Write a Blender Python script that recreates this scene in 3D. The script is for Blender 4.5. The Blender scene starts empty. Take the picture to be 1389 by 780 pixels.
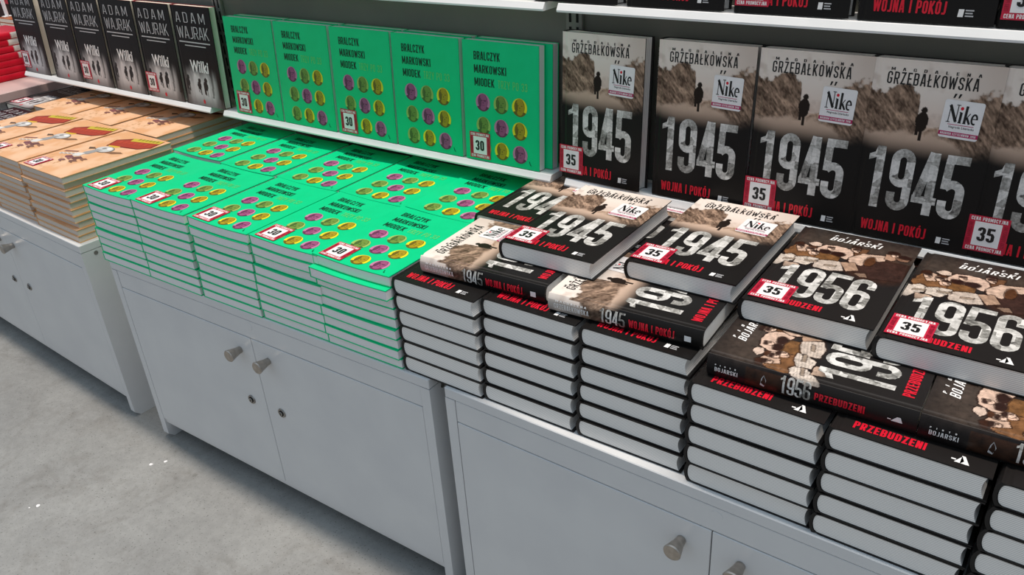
import bpy, math, random
import numpy as np
from mathutils import Matrix, Vector

SC = bpy.context.scene
COL = SC.collection
random.seed(7)

# ------------------------------------------------------------------ camera, light, exposure
F_PX = 1115.37
CAM = (1.5488, -0.7000, 1.1147)
YAW, PITCH, ROLL = 0.6678, 0.4921, -0.0678
fw = Vector((-math.sin(YAW)*math.cos(PITCH), math.cos(YAW)*math.cos(PITCH), -math.sin(PITCH)))
rt = fw.cross(Vector((0, 0, 1))).normalized()
up = rt.cross(fw)
cr, sr = math.cos(ROLL), math.sin(ROLL)
rt, up = cr*rt + sr*up, -sr*rt + cr*up
cd = bpy.data.cameras.new('camera')
cd.sensor_width = 36.0
cd.lens = F_PX*36.0/1389.0
cd.clip_start = 0.02
cam = bpy.data.objects.new('camera', cd)
M = Matrix(((rt.x, up.x, -fw.x, CAM[0]), (rt.y, up.y, -fw.y, CAM[1]), (rt.z, up.z, -fw.z, CAM[2]), (0, 0, 0, 1)))
cam.matrix_world = M
COL.objects.link(cam)
SC.camera = cam

SC.view_settings.view_transform = 'Standard'
SC.view_settings.look = 'None'
SC.view_settings.exposure = 0.0
SC.view_settings.gamma = 1.0
SC.view_settings.use_curve_mapping = False

world = bpy.data.worlds.new('shop_ambience')
SC.world = world
world.use_nodes = True
bg = world.node_tree.nodes['Background']
wn = world.node_tree
wc = wn.nodes.new('ShaderNodeTexCoord'); ws = wn.nodes.new('ShaderNodeSeparateXYZ'); wr = wn.nodes.new('ShaderNodeValToRGB')
wn.links.new(wc.outputs['Generated'], ws.inputs[0]); wn.links.new(ws.outputs['Z'], wr.inputs['Fac']); wn.links.new(wr.outputs['Color'], bg.inputs['Color'])
wr.color_ramp.elements[0].position = 0.0; wr.color_ramp.elements[0].color = (0.30, 0.31, 0.325, 1)   # far shop walls
wr.color_ramp.elements[1].position = 0.9; wr.color_ramp.elements[1].color = (0.45, 0.58, 0.72, 1)    # ceiling, cool daylight
bg.inputs['Strength'].default_value = 1.0

def area(name, loc, rot, sx, sy, power, color):
    l = bpy.data.lights.new(name, 'AREA')
    l.shape = 'RECTANGLE'; l.size = sx; l.size_y = sy; l.energy = power; l.color = color
    o = bpy.data.objects.new(name, l)
    o.location = loc; o.rotation_euler = rot
    COL.objects.link(o)
    return o
area('ceiling_strip_light', (0.35, 0.22, 5.6), (0, 0, 0), 7.0, 0.28, 330, (1.0, 0.90, 0.80))

# ------------------------------------------------------------------ materials
def lin(c):
    if isinstance(c, str):
        c = [int(c[i:i+2], 16) for i in (0, 2, 4)]
    o = []
    for x in c:
        x = x/255.0
        o.append(x/12.92 if x <= 0.04045 else ((x+0.055)/1.055)**2.4)
    return tuple(o)

def new_mat(name, rough=0.5, spec=0.5, metal=0.0):
    m = bpy.data.materials.new(name)
    m.use_nodes = True
    nt = m.node_tree
    b = nt.nodes['Principled BSDF']
    b.inputs['Roughness'].default_value = rough
    b.inputs['Specular IOR Level'].default_value = spec
    b.inputs['Metallic'].default_value = metal
    return m, nt, b

def noise_mat(name, c1, c2, scale=20.0, rough=0.5, spec=0.5, metal=0.0, detail=4.0, bump=0.0, lo=0.35, hi=0.65):
    """two close shades of one colour mixed by object-space noise"""
    m, nt, b = new_mat(name, rough, spec, metal)
    tc = nt.nodes.new('ShaderNodeTexCoord')
    n = nt.nodes.new('ShaderNodeTexNoise')
    n.inputs['Scale'].default_value = scale; n.inputs['Detail'].default_value = detail
    r = nt.nodes.new('ShaderNodeValToRGB')
    r.color_ramp.elements[0].position = lo; r.color_ramp.elements[1].position = hi
    r.color_ramp.elements[0].color = (*lin(c1), 1); r.color_ramp.elements[1].color = (*lin(c2), 1)
    nt.links.new(tc.outputs['Object'], n.inputs['Vector'])
    nt.links.new(n.outputs['Fac'], r.inputs['Fac'])
    nt.links.new(r.outputs['Color'], b.inputs['Base Color'])
    if bump:
        bp = nt.nodes.new('ShaderNodeBump'); bp.inputs['Strength'].default_value = bump; bp.inputs['Distance'].default_value = 0.002
        nt.links.new(n.outputs['Fac'], bp.inputs['Height']); nt.links.new(bp.outputs['Normal'], b.inputs['Normal'])
    return m

def print_mat(name, rough=0.35, spec=0.5):
    """printed paper: the colour comes from the printed picture stored on the mesh"""
    m, nt, b = new_mat(name, rough, spec)
    a = nt.nodes.new('ShaderNodeAttribute'); a.attribute_name = 'print'
    nt.links.new(a.outputs['Color'], b.inputs['Base Color'])
    return m

def pages_mat(name, c1, c2, scale, rough=0.8):
    """paper block: thin lines of the page edges across the thickness"""
    m, nt, b = new_mat(name, rough, 0.1)
    tc = nt.nodes.new('ShaderNodeTexCoord')
    w = nt.nodes.new('ShaderNodeTexWave'); w.wave_type = 'BANDS'; w.bands_direction = 'Z'
    w.inputs['Scale'].default_value = scale; w.inputs['Distortion'].default_value = 0.0
    w.inputs['Detail'].default_value = 2.0; w.inputs['Detail Scale'].default_value = 0.3
    r = nt.nodes.new('ShaderNodeValToRGB')
    r.color_ramp.elements[0].color = (*lin(c1), 1); r.color_ramp.elements[1].color = (*lin(c2), 1)
    r.color_ramp.elements[1].position = 0.6
    nt.links.new(tc.outputs['Object'], w.inputs['Vector'])
    nt.links.new(w.outputs['Fac'], r.inputs['Fac'])
    nt.links.new(r.outputs['Color'], b.inputs['Base Color'])
    return m

def collage_mat(name):
    """grey scraps of old photographs that fill the big digits"""
    m, nt, b = new_mat(name, 0.35, 0.5)
    tc = nt.nodes.new('ShaderNodeTexCoord')
    v = nt.nodes.new('ShaderNodeTexVoronoi'); v.inputs['Scale'].default_value = 70; v.distance = 'CHEBYCHEV'
    n = nt.nodes.new('ShaderNodeTexNoise'); n.inputs['Scale'].default_value = 260; n.inputs['Detail'].default_value = 4
    n2 = nt.nodes.new('ShaderNodeTexNoise'); n2.inputs['Scale'].default_value = 38; n2.inputs['Detail'].default_value = 1
    sep = nt.nodes.new('ShaderNodeSeparateColor')
    a1 = nt.nodes.new('ShaderNodeMath'); a1.operation = 'MULTIPLY_ADD'; a1.inputs[1].default_value = 0.40; a1.inputs[2].default_value = -0.02
    a2 = nt.nodes.new('ShaderNodeMath'); a2.operation = 'MULTIPLY_ADD'; a2.inputs[1].default_value = 0.55
    a3 = nt.nodes.new('ShaderNodeMath'); a3.operation = 'MULTIPLY_ADD'; a3.inputs[1].default_value = 0.50
    r = nt.nodes.new('ShaderNodeValToRGB')
    e = r.color_ramp.elements
    e[0].position = 0.40; e[0].color = (*lin('4a4846'), 1)
    e[1].position = 0.92; e[1].color = (*lin('ece9e4'), 1)
    x = e.new(0.58); x.color = (*lin('97958f'), 1)
    x = e.new(0.72); x.color = (*lin('c4c2bd'), 1)
    L = nt.links.new
    for t in (v, n, n2): L(tc.outputs['Object'], t.inputs['Vector'])
    L(v.outputs['Color'], sep.inputs[0]); L(sep.outputs[0], a1.inputs[0])
    L(n.outputs['Fac'], a2.inputs[0]); L(a1.outputs[0], a2.inputs[2])
    L(n2.outputs['Fac'], a3.inputs[0]); L(a2.outputs[0], a3.inputs[2])
    L(a3.outputs[0], r.inputs['Fac']); L(r.outputs['Color'], b.inputs['Base Color'])
    return m

def concrete_mat(name):
    m, nt, b = new_mat(name, 0.55, 0.35)
    L = nt.links.new
    tc = nt.nodes.new('ShaderNodeTexCoord')
    def nz(scale, detail, rough=0.6, dist=0.0):
        n = nt.nodes.new('ShaderNodeTexNoise'); n.inputs['Scale'].default_value = scale
        n.inputs['Detail'].default_value = detail; n.inputs['Roughness'].default_value = rough
        n.inputs['Distortion'].default_value = dist
        L(tc.outputs['Object'], n.inputs['Vector']); return n
    def ramp(src, p0, c0, p1, c1):
        r = nt.nodes.new('ShaderNodeValToRGB')
        r.color_ramp.elements[0].position = p0; r.color_ramp.elements[0].color = (*c0, 1)
        r.color_ramp.elements[1].position = p1; r.color_ramp.elements[1].color = (*c1, 1)
        L(src, r.inputs['Fac']); return r
    base = ramp(nz(3.0, 6, 0.65, 0.4).outputs['Fac'], 0.32, lin('8a8986'), 0.70, lin('a09f9b'))
    fine = ramp(nz(60, 5, 0.7).outputs['Fac'], 0.30, (0.86, 0.86, 0.86), 0.62, (1.03, 1.03, 1.03))
    speck = ramp(nz(260, 2, 0.5).outputs['Fac'], 0.30, (0.50, 0.49, 0.48), 0.37, (1, 1, 1))
    blot = ramp(nz(7.5, 5, 0.7, 1.2).outputs['Fac'], 0.30, (0.80, 0.78, 0.76), 0.50, (1, 1, 1))
    c = base.outputs['Color']
    for x in (fine, speck, blot):
        mx = nt.nodes.new('ShaderNodeMix'); mx.data_type = 'RGBA'; mx.blend_type = 'MULTIPLY'
        mx.inputs[0].default_value = 1.0
        L(c, mx.inputs[6]); L(x.outputs['Color'], mx.inputs[7]); c = mx.outputs[2]
    L(c, b.inputs['Base Color'])
    bp = nt.nodes.new('ShaderNodeBump'); bp.inputs['Strength'].default_value = 0.15; bp.inputs['Distance'].default_value = 0.003
    L(nz(40, 6).outputs['Fac'], bp.inputs['Height']); L(bp.outputs['Normal'], b.inputs['Normal'])
    return m

MT = {}
MT['white_lacquer'] = noise_mat('white_lacquer', 'd5d5d5', 'dbdbda', 9, 0.32, 0.45)
MT['white_metal'] = noise_mat('white_shelf_metal', 'e8e8e6', 'efefed', 15, 0.35, 0.5)
MT['nickel'] = noise_mat('brushed_nickel', 'a39c94', 'b8b1a9', 120, 0.34, 0.5, 1.0)
MT['lock_metal'] = noise_mat('lock_metal', '8f8b86', 'a7a39e', 200, 0.4, 0.5, 1.0)
MT['dark'] = noise_mat('dark_slot', '0c0c0c', '141414', 30, 0.6, 0.2)
MT['panel'] = noise_mat('grey_back_panel', '6f7069', '77786f', 6, 0.55, 0.3)
MT['upright'] = noise_mat('grey_upright', '7d7b77', '86847f', 12, 0.45, 0.4)
MT['concrete'] = concrete_mat('polished_concrete')
MT['black'] = noise_mat('black_cover', '161415', '1b1918', 40, 0.36, 0.3)
MT['black_ink'] = noise_mat('black_ink', '141414', '1b1b1b', 60, 0.4, 0.4)
MT['red_ink'] = noise_mat('red_ink', 'd40f2b', 'dd1630', 60, 0.4, 0.4)
MT['white_ink'] = noise_mat('white_ink', 'eeecea', 'f5f3f1', 60, 0.4, 0.4)
MT['grey_ink'] = noise_mat('grey_ink', 'b4b4b6', 'c4c4c5', 60, 0.4, 0.4)
MT['collage'] = collage_mat('photo_collage_digits')
MT['print'] = print_mat('printed_jacket', 0.38, 0.18)
MT['print_matt'] = print_mat('printed_card', 0.5, 0.35)
MT['pages'] = pages_mat('page_edges', 'cfccc7', 'fbf8f3', 150)
MT['pages_cream'] = pages_mat('cream_page_edges', 'ddd6c6', 'f0ead9', 185)
MT['pages_soft'] = pages_mat('soft_page_edges', 'dcdddc', 'f0f0ee', 260)
MT['pages_album'] = pages_mat('album_page_edges', 'c0b2a6', 'e0d4c8', 260)
MT['green'] = noise_mat('green_cover', '00cb85', '03d08a', 25, 0.42, 0.22)
MT['green_ink'] = noise_mat('dark_green_ink', '06301f', '083724', 60, 0.45, 0.3)
MT['lime_ink'] = noise_mat('lime_ink', '6fd268', '79d870', 60, 0.45, 0.3)
MT['label_red'] = noise_mat('label_red', 'c01a3a', 'cb2443', 80, 0.42, 0.4)
MT['label_dark_red'] = noise_mat('label_dark_red', '9a0f2c', 'a31633', 80, 0.42, 0.4)
MT['label_white'] = noise_mat('label_white', 'efeceb', 'f5f2f1', 80, 0.42, 0.4)
MT['magenta'] = noise_mat('magenta_ink', 'b3195c', 'bd2566', 80, 0.42, 0.4)
MT['album_card'] = noise_mat('orange_card', 'dba46a', 'e2ad76', 30, 0.45, 0.4)
MT['red_cover'] = noise_mat('red_cover', 'c8102a', 'd01a34', 40, 0.4, 0.4)
MT['pink_top'] = noise_mat('pinkish_table_top', 'c9aca6', 'd2b6b0', 12, 0.5, 0.4)
MT['rust'] = noise_mat('rust_cover', '8e4a28', 'b5673c', 60, 0.5, 0.3)
MT['brown_panel'] = noise_mat('dark_brown_panel', '4a2a26', '573530', 8, 0.6, 0.2)
INK = {}
def ink(name, c, d=6):
    r = [int(c[i:i+2], 16) for i in (0, 2, 4)]
    c2 = ''.join('%02x' % min(255, x+d) for x in r)
    MT[name] = noise_mat(name, c, c2, 300, 0.42, 0.4); return name
for nm, c in dict(olive_light='9db95a', olive_mid='6f8c38', olive_dark='456024', pink_light='c679a2', pink_mid='9c4a78', pink_dark='65294f',
                  yellow_light='f0dc1e', yellow_mid='a98f10', yellow_dark='6a590a').items(): ink(nm+'_ink', c)

# ------------------------------------------------------------------ mesh builder
class MB:
    def __init__(self):
        self.v = []; self.f = []; self.fm = []; self.c = []; self.mats = []; self.n = 0; self.smooth = []
    def mi(self, m):
        if m not in self.mats: self.mats.append(m)
        return self.mats.index(m)
    def add(self, pts, faces, mat, col=None, smooth=False):
        pts = np.asarray(pts, float).reshape(-1, 3)
        self.v.append(pts)
        if col is None: cc = np.ones((len(pts), 3))
        else:
            cc = np.asarray(col, float)
            if cc.ndim == 1: cc = np.tile(cc, (len(pts), 1))
        self.c.append(cc.reshape(-1, 3))
        k = self.mi(mat)
        for f in faces:
            self.f.append(tuple(int(i)+self.n for i in f)); self.fm.append(k); self.smooth.append(smooth)
        self.n += len(pts)
    def box(self, x0, y0, z0, x1, y1, z1, mat, bev=0.0):
        if bev <= 0:
            p = [(x, y, z) for z in (z0, z1) for y in (y0, y1) for x in (x0, x1)]
            f = [(0, 2, 3, 1), (4, 5, 7, 6), (0, 1, 5, 4), (2, 6, 7, 3), (0, 4, 6, 2), (1, 3, 7, 5)]
            self.add(p, f, mat); return
        b = bev   # box with chamfered edges: three inset face quads per axis joined up
        P = []; idx = {}
        for sx in (0, 1):
            for sy in (0, 1):
                for sz in (0, 1):
                    X, Y, Z = (x0, x1)[sx], (y0, y1)[sy], (z0, z1)[sz]
                    dx, dy, dz = (b, -b)[sx], (b, -b)[sy], (b, -b)[sz]
                    idx[sx, sy, sz, 'x'] = len(P); P.append((X, Y+dy, Z+dz))
                    idx[sx, sy, sz, 'y'] = len(P); P.append((X+dx, Y, Z+dz))
                    idx[sx, sy, sz, 'z'] = len(P); P.append((X+dx, Y+dy, Z))
        F = []
        I = lambda a, k: idx[a[0], a[1], a[2], k]
        for s in (0, 1):
            q = [(s, 0, 0), (s, 1, 0), (s, 1, 1), (s, 0, 1)]; F.append([I(a, 'x') for a in (q if s else q[::-1])])
            q = [(0, s, 0), (0, s, 1), (1, s, 1), (1, s, 0)]; F.append([I(a, 'y') for a in (q if s else q[::-1])])
            q = [(0, 0, s), (1, 0, s), (1, 1, s), (0, 1, s)]; F.append([I(a, 'z') for a in (q if s else q[::-1])])
        for s in (0, 1):
            for t in (0, 1):
                F.append([I((0, s, t), 'y'), I((1, s, t), 'y'), I((1, s, t), 'z'), I((0, s, t), 'z')])
                F.append([I((s, 0, t), 'x'), I((s, 1, t), 'x'), I((s, 1, t), 'z'), I((s, 0, t), 'z')])
                F.append([I((s, t, 0), 'x'), I((s, t, 1), 'x'), I((s, t, 1), 'y'), I((s, t, 0), 'y')])
        for a in [(i, j, k) for i in (0, 1) for j in (0, 1) for k in (0, 1)]:
            F.append([I(a, 'x'), I(a, 'y'), I(a, 'z')])
        self.add(P, F, mat)
    def grid(self, P, mat, col=None, smooth=False):
        P = np.asarray(P, float); ny, nx = P.shape[:2]
        i = np.arange(ny*nx).reshape(ny, nx)
        F = np.stack([i[:-1, :-1], i[:-1, 1:], i[1:, 1:], i[1:, :-1]], -1).reshape(-1, 4)
        self.add(P.reshape(-1, 3), F, mat, None if col is None else np.asarray(col).reshape(-1, 3), smooth)
    def flat(self, fn, pts, faces, mat, lift, col=None):
        """2-D shape laid on a surface by fn(x, y, lift)"""
        self.add([fn(x, y, lift) for x, y in pts], faces, mat, col)
    def poly(self, fn, pts, mat, lift, col=None):
        self.flat(fn, pts, [list(range(len(pts)))], mat, lift, col)
    def build(self, name, parent=None, fix=True):
        me = bpy.data.meshes.new(name)
        V = np.concatenate(self.v); C_ = np.concatenate(self.c)
        me.from_pydata(V.tolist(), [], self.f)
        for m in self.mats: me.materials.append(MT[m])
        me.polygons.foreach_set('material_index', self.fm)
        me.polygons.foreach_set('use_smooth', self.smooth)
        a = me.color_attributes.new('print', 'FLOAT_COLOR', 'POINT')
        a.data.foreach_set('color', np.concatenate([C_, np.ones((len(C_), 1))], 1).ravel())
        me.update()
        if fix:
            import bmesh
            bm = bmesh.new(); bm.from_mesh(me); bmesh.ops.recalc_face_normals(bm, faces=bm.faces); bm.to_mesh(me); bm.free()
        o = bpy.data.objects.new(name, me)
        COL.objects.link(o)
        if parent: o.parent = parent
        return o

def ell(cx, cy, rx, ry, n=24, a0=0.0, a1=2*math.pi):
    return [(cx+rx*math.cos(a0+(a1-a0)*i/n), cy+ry*math.sin(a0+(a1-a0)*i/n)) for i in range(n)]
def rectp(x0, y0, x1, y1): return [(x0, y0), (x1, y0), (x1, y1), (x0, y1)]

# lettering -------------------------------------------------------------------
TXT = {}
def text2d(s, off=0.0, res=2):
    k = (s, off)
    if k in TXT: return TXT[k]
    cu = bpy.data.curves.new('t', 'FONT'); cu.body = s; cu.offset = off; cu.resolution_u = res; cu.space_character = 1.10
    cu.dimensions = '2D'; cu.fill_mode = 'FRONT'
    ob = bpy.data.objects.new('t', cu); COL.objects.link(ob)
    bpy.context.view_layer.update()
    dg = bpy.context.evaluated_depsgraph_get()
    me = bpy.data.meshes.new_from_object(ob.evaluated_get(dg))
    P = np.array([v.co[:2] for v in me.vertices]); Fc = [tuple(p.vertices) for p in me.polygons]
    bpy.data.meshes.remove(me); bpy.data.objects.remove(ob); bpy.data.curves.remove(cu)
    P = P - P.min(0); P = P/np.maximum(P.max(0), 1e-6)
    TXT[k] = (P, Fc); return TXT[k]
def text(mb, fn, s, x0, y0, x1, y1, mat, lift=0.0003, off=0.012, shear=0.0):
    P, Fc = text2d(s, off)
    X = x0+P[:, 0]*(x1-x0)+shear*(P[:, 1]-0.5)*(y1-y0); Y = y0+P[:, 1]*(y1-y0)
    mb.flat(fn, list(zip(X, Y)), Fc, mat, lift)

# thick strokes for the tall condensed digits
def arc(cx, cy, rx, ry, a0, a1, n=8):
    return [(cx+rx*math.cos(math.radians(a0+(a1-a0)*i/n)), cy+ry*math.sin(math.radians(a0+(a1-a0)*i/n))) for i in range(n+1)]
def stroke(path, w, closed=False):
    Q = []
    for i in range(len(path)-(0 if closed else 1)):
        a, b = path[i], path[(i+1) % len(path)]
        k = max(1, int(math.hypot(b[0]-a[0], b[1]-a[1])/0.3))
        Q += [(a[0]+(b[0]-a[0])*j/k, a[1]+(b[1]-a[1])*j/k) for j in range(k)]
    path = Q if closed else Q+[path[-1]]
    P = [Vector(p) for p in path]; n = len(P); L_ = []; R_ = []
    for i in range(n):
        if closed: a, b = P[i]-P[i-1], P[(i+1) % n]-P[i]
        else: a = P[i]-P[i-1] if i else P[1]-P[0]; b = P[i+1]-P[i] if i < n-1 else P[-1]-P[-2]
        a.normalize(); b.normalize()
        t = (a+b).normalized(); nr = Vector((-t.y, t.x))
        k = w/2/max(0.4, nr.dot(Vector((-a.y, a.x))))
        L_.append(P[i]+nr*k); R_.append(P[i]-nr*k)
    pts = [tuple(p) for p in L_]+[tuple(p) for p in R_]
    m = n if closed else n-1
    return pts, [(i, (i+1) % n, n+(i+1) % n, n+i) for i in range(m)]
def digit(ch, s=0.30):
    """strokes in a box 1 wide and H high (H = 2.75, stroke s)"""
    H = 2.75; h = s/2; xl, xr = h, 1-h; R = 0.5-h; out = []
    def ring(y0, y1): return arc(0.5, y1-R-h, R, R, 0, 180)+arc(0.5, y0+R+h, R, R, 180, 360)
    if ch == '0': out.append(stroke(ring(0, H), s, True))
    if ch == '1':
        out.append(stroke([(0.60, 0), (0.60, H)], s)); out.append(([(0.60-h, H), (0.60-h, H-0.52), (0.10, H-0.66), (0.10, H-0.40), (0.34, H-0.28)], [(0, 1, 2, 3, 4)]))
    if ch == '9':
        out.append(stroke(ring(1.05, H), s, True)); out.append(stroke([(xr, 1.9)]+arc(0.5, R+h, R, R, 0, -180)+[(xl, 0.80)], s))
    if ch == '6':
        out.append(stroke(ring(0, 1.70), s, True)); out.append(stroke([(xl, 0.85)]+arc(0.5, H-R-h, R, R, 180, 0)+[(xr, H-0.80)], s))
    if ch == '4':
        out.append(stroke([(0.70, 0), (0.70, H)], s)); out.append(stroke([(h*0.9, 0.62), (0.62, H)], s*0.95)); out.append(stroke([(0.0, 0.66), (1.02, 0.66)], s*0.9))
    if ch == '5':
        out.append(stroke([(0.06, H-h), (1.0, H-h)], s)); out.append(stroke([(xl+0.04, H-h), (xl, 1.28)], s*0.95))
        out.append(stroke([(xl, 1.34)]+arc(0.5, 1.70-R-h, R, R, 135, 0)+arc(0.5, R+h, R, R, 0, -180)+[(xl, 0.78)], s))
    if ch == '3':
        out.append(stroke([(xl, H-0.75)]+arc(0.5, H-R-h, R, R, 180, 0)+arc(0.46, 1.5, R, 0.12, 0, -70)[1:]+arc(0.46, 1.26, R, 0.12, 70, 0)+arc(0.5, R+h, R, R, 0, -180)+[(xl, 0.75)], s))
    return out, H
def digits(mb, fn, s, x0, y0, x1, y1, mat, lift=0.0003, sw=0.30, gap=0.12, widths=None):
    tot = len(s)+gap*(len(s)-1); sx = (x1-x0)/tot
    for i, ch in enumerate(s):
        parts, H = digit(ch, sw)
        ox = x0+i*(1+gap)*sx
        for j, (P, Fc) in enumerate(parts):
            mb.flat(fn, [(ox+p[0]*sx, y0+p[1]/H*(y1-y0)) for p in P], Fc, mat, lift+0.00002*j)

# tall condensed capitals drawn with strokes
def glyph(ch, s, H=2.6):
    h = s/2; L, R, T, B, Mm = h, 1-h, H-h, h, H/2; r = 0.5-h; A = arc
    top = lambda a0, a1: A(0.5, T-r, r, r, a0, a1, 6)
    bot = lambda a0, a1: A(0.5, B+r, r, r, a0, a1, 6)
    st = lambda *p, w=s: stroke(list(p), w)
    stem = st((L, 0), (L, H)); w = 1.0; G = []
    def bowl(y0, y1): return [(L, y1), (R-0.28, y1)]+A(R-0.28, y1-0.28, 0.28, 0.28, 90, 0, 4)[1:]+A(R-0.28, y0+0.28, 0.28, 0.28, 0, -90, 4)+[(L, y0)]
    if ch in 'AĄ': w = 1.06; G = [st((h*0.9, 0), (0.44, H)), st((w-h*0.9, 0), (w-0.44, H)), st((0.22, 0.27*H), (w-0.22, 0.27*H), w=s*0.85)]
    elif ch == 'B': G = [stem, stroke(bowl(B, Mm), s), stroke(bowl(Mm, T), s)]
    elif ch == 'C': G = [stroke([(R, H*0.66)]+top(0, 180)+bot(180, 360)+[(R, H*0.34)], s)]
    elif ch == 'D': G = [stem, stroke([(L, T), (R-0.34, T)]+A(R-0.34, T-0.34, 0.34, 0.34, 90, 0, 5)[1:]+A(R-0.34, B+0.34, 0.34, 0.34, 0, -90, 5)+[(L, B)], s)]
    elif ch in 'EĘ':
        w = 0.86; G = [stem, st((L, T), (w, T)), st((L, Mm), (w-0.08, Mm)), st((L, B), (w, B))]
        if ch == 'Ę': G.append(st((w-0.10, 0.0), (w-0.26, -0.25), (w-0.02, -0.42), w=s*0.6))
    elif ch == 'G': G = [stroke([(R, H*0.68)]+top(0, 180)+bot(180, 360)+[(R, H*0.46)], s), st((0.52, H*0.45), (1.0, H*0.45), w=s*0.9)]
    elif ch == 'I': w = s; G = [stem]
    elif ch == 'J': w = 0.8; G = [st((w-h, H), (w-h, 0.45), (w-h-0.12, 0.2), (w-h-0.34, h), (0.02, h+0.02))]
    elif ch == 'K': w = 1.04; G = [stem, st((L+0.05, H*0.36), (w-h*0.9, H)), st((0.40, H*0.52), (w-h*0.8, 0))]
    elif ch in 'LŁ':
        w = 0.82; G = [stem, st((L, B), (w, B))]
        if ch == 'Ł': G.append(st((-0.12, H*0.42), (0.62, H*0.62), w=s*0.7))
    elif ch == 'M': w = 1.34; G = [stem, st((w-h, 0), (w-h, H)), st((L+0.04, H), (w/2, H*0.18), w=s*0.85), st((w-L-0.04, H), (w/2, H*0.18), w=s*0.85)]
    elif ch == 'N': G = [stem, st((R, 0), (R, H)), st((L+0.02, H), (R-0.02, 0), w=s*0.9)]
    elif ch in 'OÓ0':
        G = [stroke(top(0, 180)+bot(180, 360), s, True)]
        if ch == 'Ó': G.append(st((0.42, H+0.12), (0.70, H+0.50), w=s*0.8))
    elif ch in 'PR':
        G = [stem, stroke(bowl(Mm-0.12, T), s)]
        if ch == 'R': G.append(st((0.55, Mm-0.1), (R+0.02, 0)))
    elif ch == 'S': G = [stroke([(R, H*0.70)]+top(0, 180)+[(L, H*0.66), (0.30, Mm+0.12), (0.70, Mm-0.12), (R, H*0.34)]+bot(0, -180)+[(L, H*0.30)], s)]
    elif ch == 'T': w = 0.94; G = [st((w/2, 0), (w/2, H)), st((0, T), (w, T))]
    elif ch == 'U': G = [stroke([(L, H)]+bot(180, 360)+[(R, H)], s)]
    elif ch == 'W': w = 1.5; G = [st((h*0.8, H), (0.42, 0)), st((0.42, 0), (0.75, H*0.9), w=s*0.85), st((0.75, H*0.9), (1.08, 0), w=s*0.85), st((1.08, 0), (w-h*0.8, H))]
    elif ch == 'Y': w = 1.04; G = [st((w/2, 0), (w/2, H*0.42)), st((h*0.8, H), (w/2, H*0.38)), st((w-h*0.8, H), (w/2, H*0.38))]
    elif ch == 'Z': w = 0.94; G = [st((0, T), (w, T)), st((0, B), (w, B)), st((w-h*1.2, T), (h*1.2, B))]
    elif ch == '1': w = 0.6; G = [st((w-h, 0), (w-h, H)), st((w-h, H-0.05), (0, H-0.5))]
    elif ch == '2': G = [stroke([(L, H*0.70)]+top(180, 0)+[(R, H*0.62), (L, h)], s), st((0, B), (1, B))]
    elif ch == '3': G = [stroke([(L, H*0.72)]+top(180, 0)+[(R, H*0.62), (R-0.14, Mm+0.06), (0.40, Mm)], s), stroke([(0.40, Mm), (R-0.14, Mm-0.06), (R, H*0.38)]+bot(0, -180)+[(L, H*0.28)], s)]
    elif ch == '5': G = [st((0.04, T), (0.96, T)), st((L+0.02, T), (L, H*0.50)), stroke([(L, H*0.50), (0.3, H*0.585), (R-0.16, H*0.57), (R, H*0.46)]+bot(0, -180)+[(L, H*0.28)], s)]
    elif ch == '6': G = [stroke([(R, H*0.72)]+top(0, 180)+bot(180, 360)+[(R, H*0.44), (R-0.18, H*0.55), (L+0.1, H*0.55)], s)]
    else: w = 0.5
    return G, w
def ctext(mb, fn, s, x0, y0, x1, y1, mat, lift=0.0003, sw=0.30, gap=0.26, shear=0.0):
    H = 2.6; items = []; x = 0.0
    for ch in s:
        G, w = glyph(ch, sw, H); items.append((x, G)); x += w+gap
    sx = (x1-x0)/(x-gap); sy = (y1-y0)/H
    for ox, G in items:
        for j, (P, Fc) in enumerate(G):
            mb.flat(fn, [(x0+(ox+p[0])*sx+shear*(p[1]/H-0.5)*(y1-y0), y0+p[1]*sy) for p in P], Fc, mat, lift+0.000012*j)

# picture maths ---------------------------------------------------------------
def vnoise(x, y, seed):
    xi = np.floor(x).astype(int); yi = np.floor(y).astype(int); xf = x-xi; yf = y-yi
    def h(a, b):
        n = (a*374761393+b*668265263+seed*974711) & 0x7fffffff
        n = ((n ^ (n >> 13))*1274126177) & 0x7fffffff
        return ((n ^ (n >> 16)) & 0xffff)/65535.0
    u = xf*xf*(3-2*xf); v = yf*yf*(3-2*yf)
    return (h(xi, yi)*(1-u)+h(xi+1, yi)*u)*(1-v)+(h(xi, yi+1)*(1-u)+h(xi+1, yi+1)*u)*v
def fbm(x, y, seed, o=4):
    r = 0; a = 0.5; s = 0
    for i in range(o):
        r = r+a*vnoise(x*2**i, y*2**i, seed+i); s += a; a *= 0.55
    return r/s
def sst(a, b, x):
    t = np.clip((x-a)/(b-a), 0, 1); return t*t*(3-2*t)
def mixc(c, d, k): return c*(1-k[..., None])+np.asarray(d)*k[..., None]
def inpoly(u, t, poly):
    r = np.zeros(u.shape, bool); n = len(poly)
    for i in range(n):
        x0, y0 = poly[i]; x1, y1 = poly[(i+1) % n]
        c = ((y0 > t) != (y1 > t)) & (u < (x1-x0)*(t-y0)/((y1-y0) or 1e-9)+x0)
        r ^= c
    return r

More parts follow.
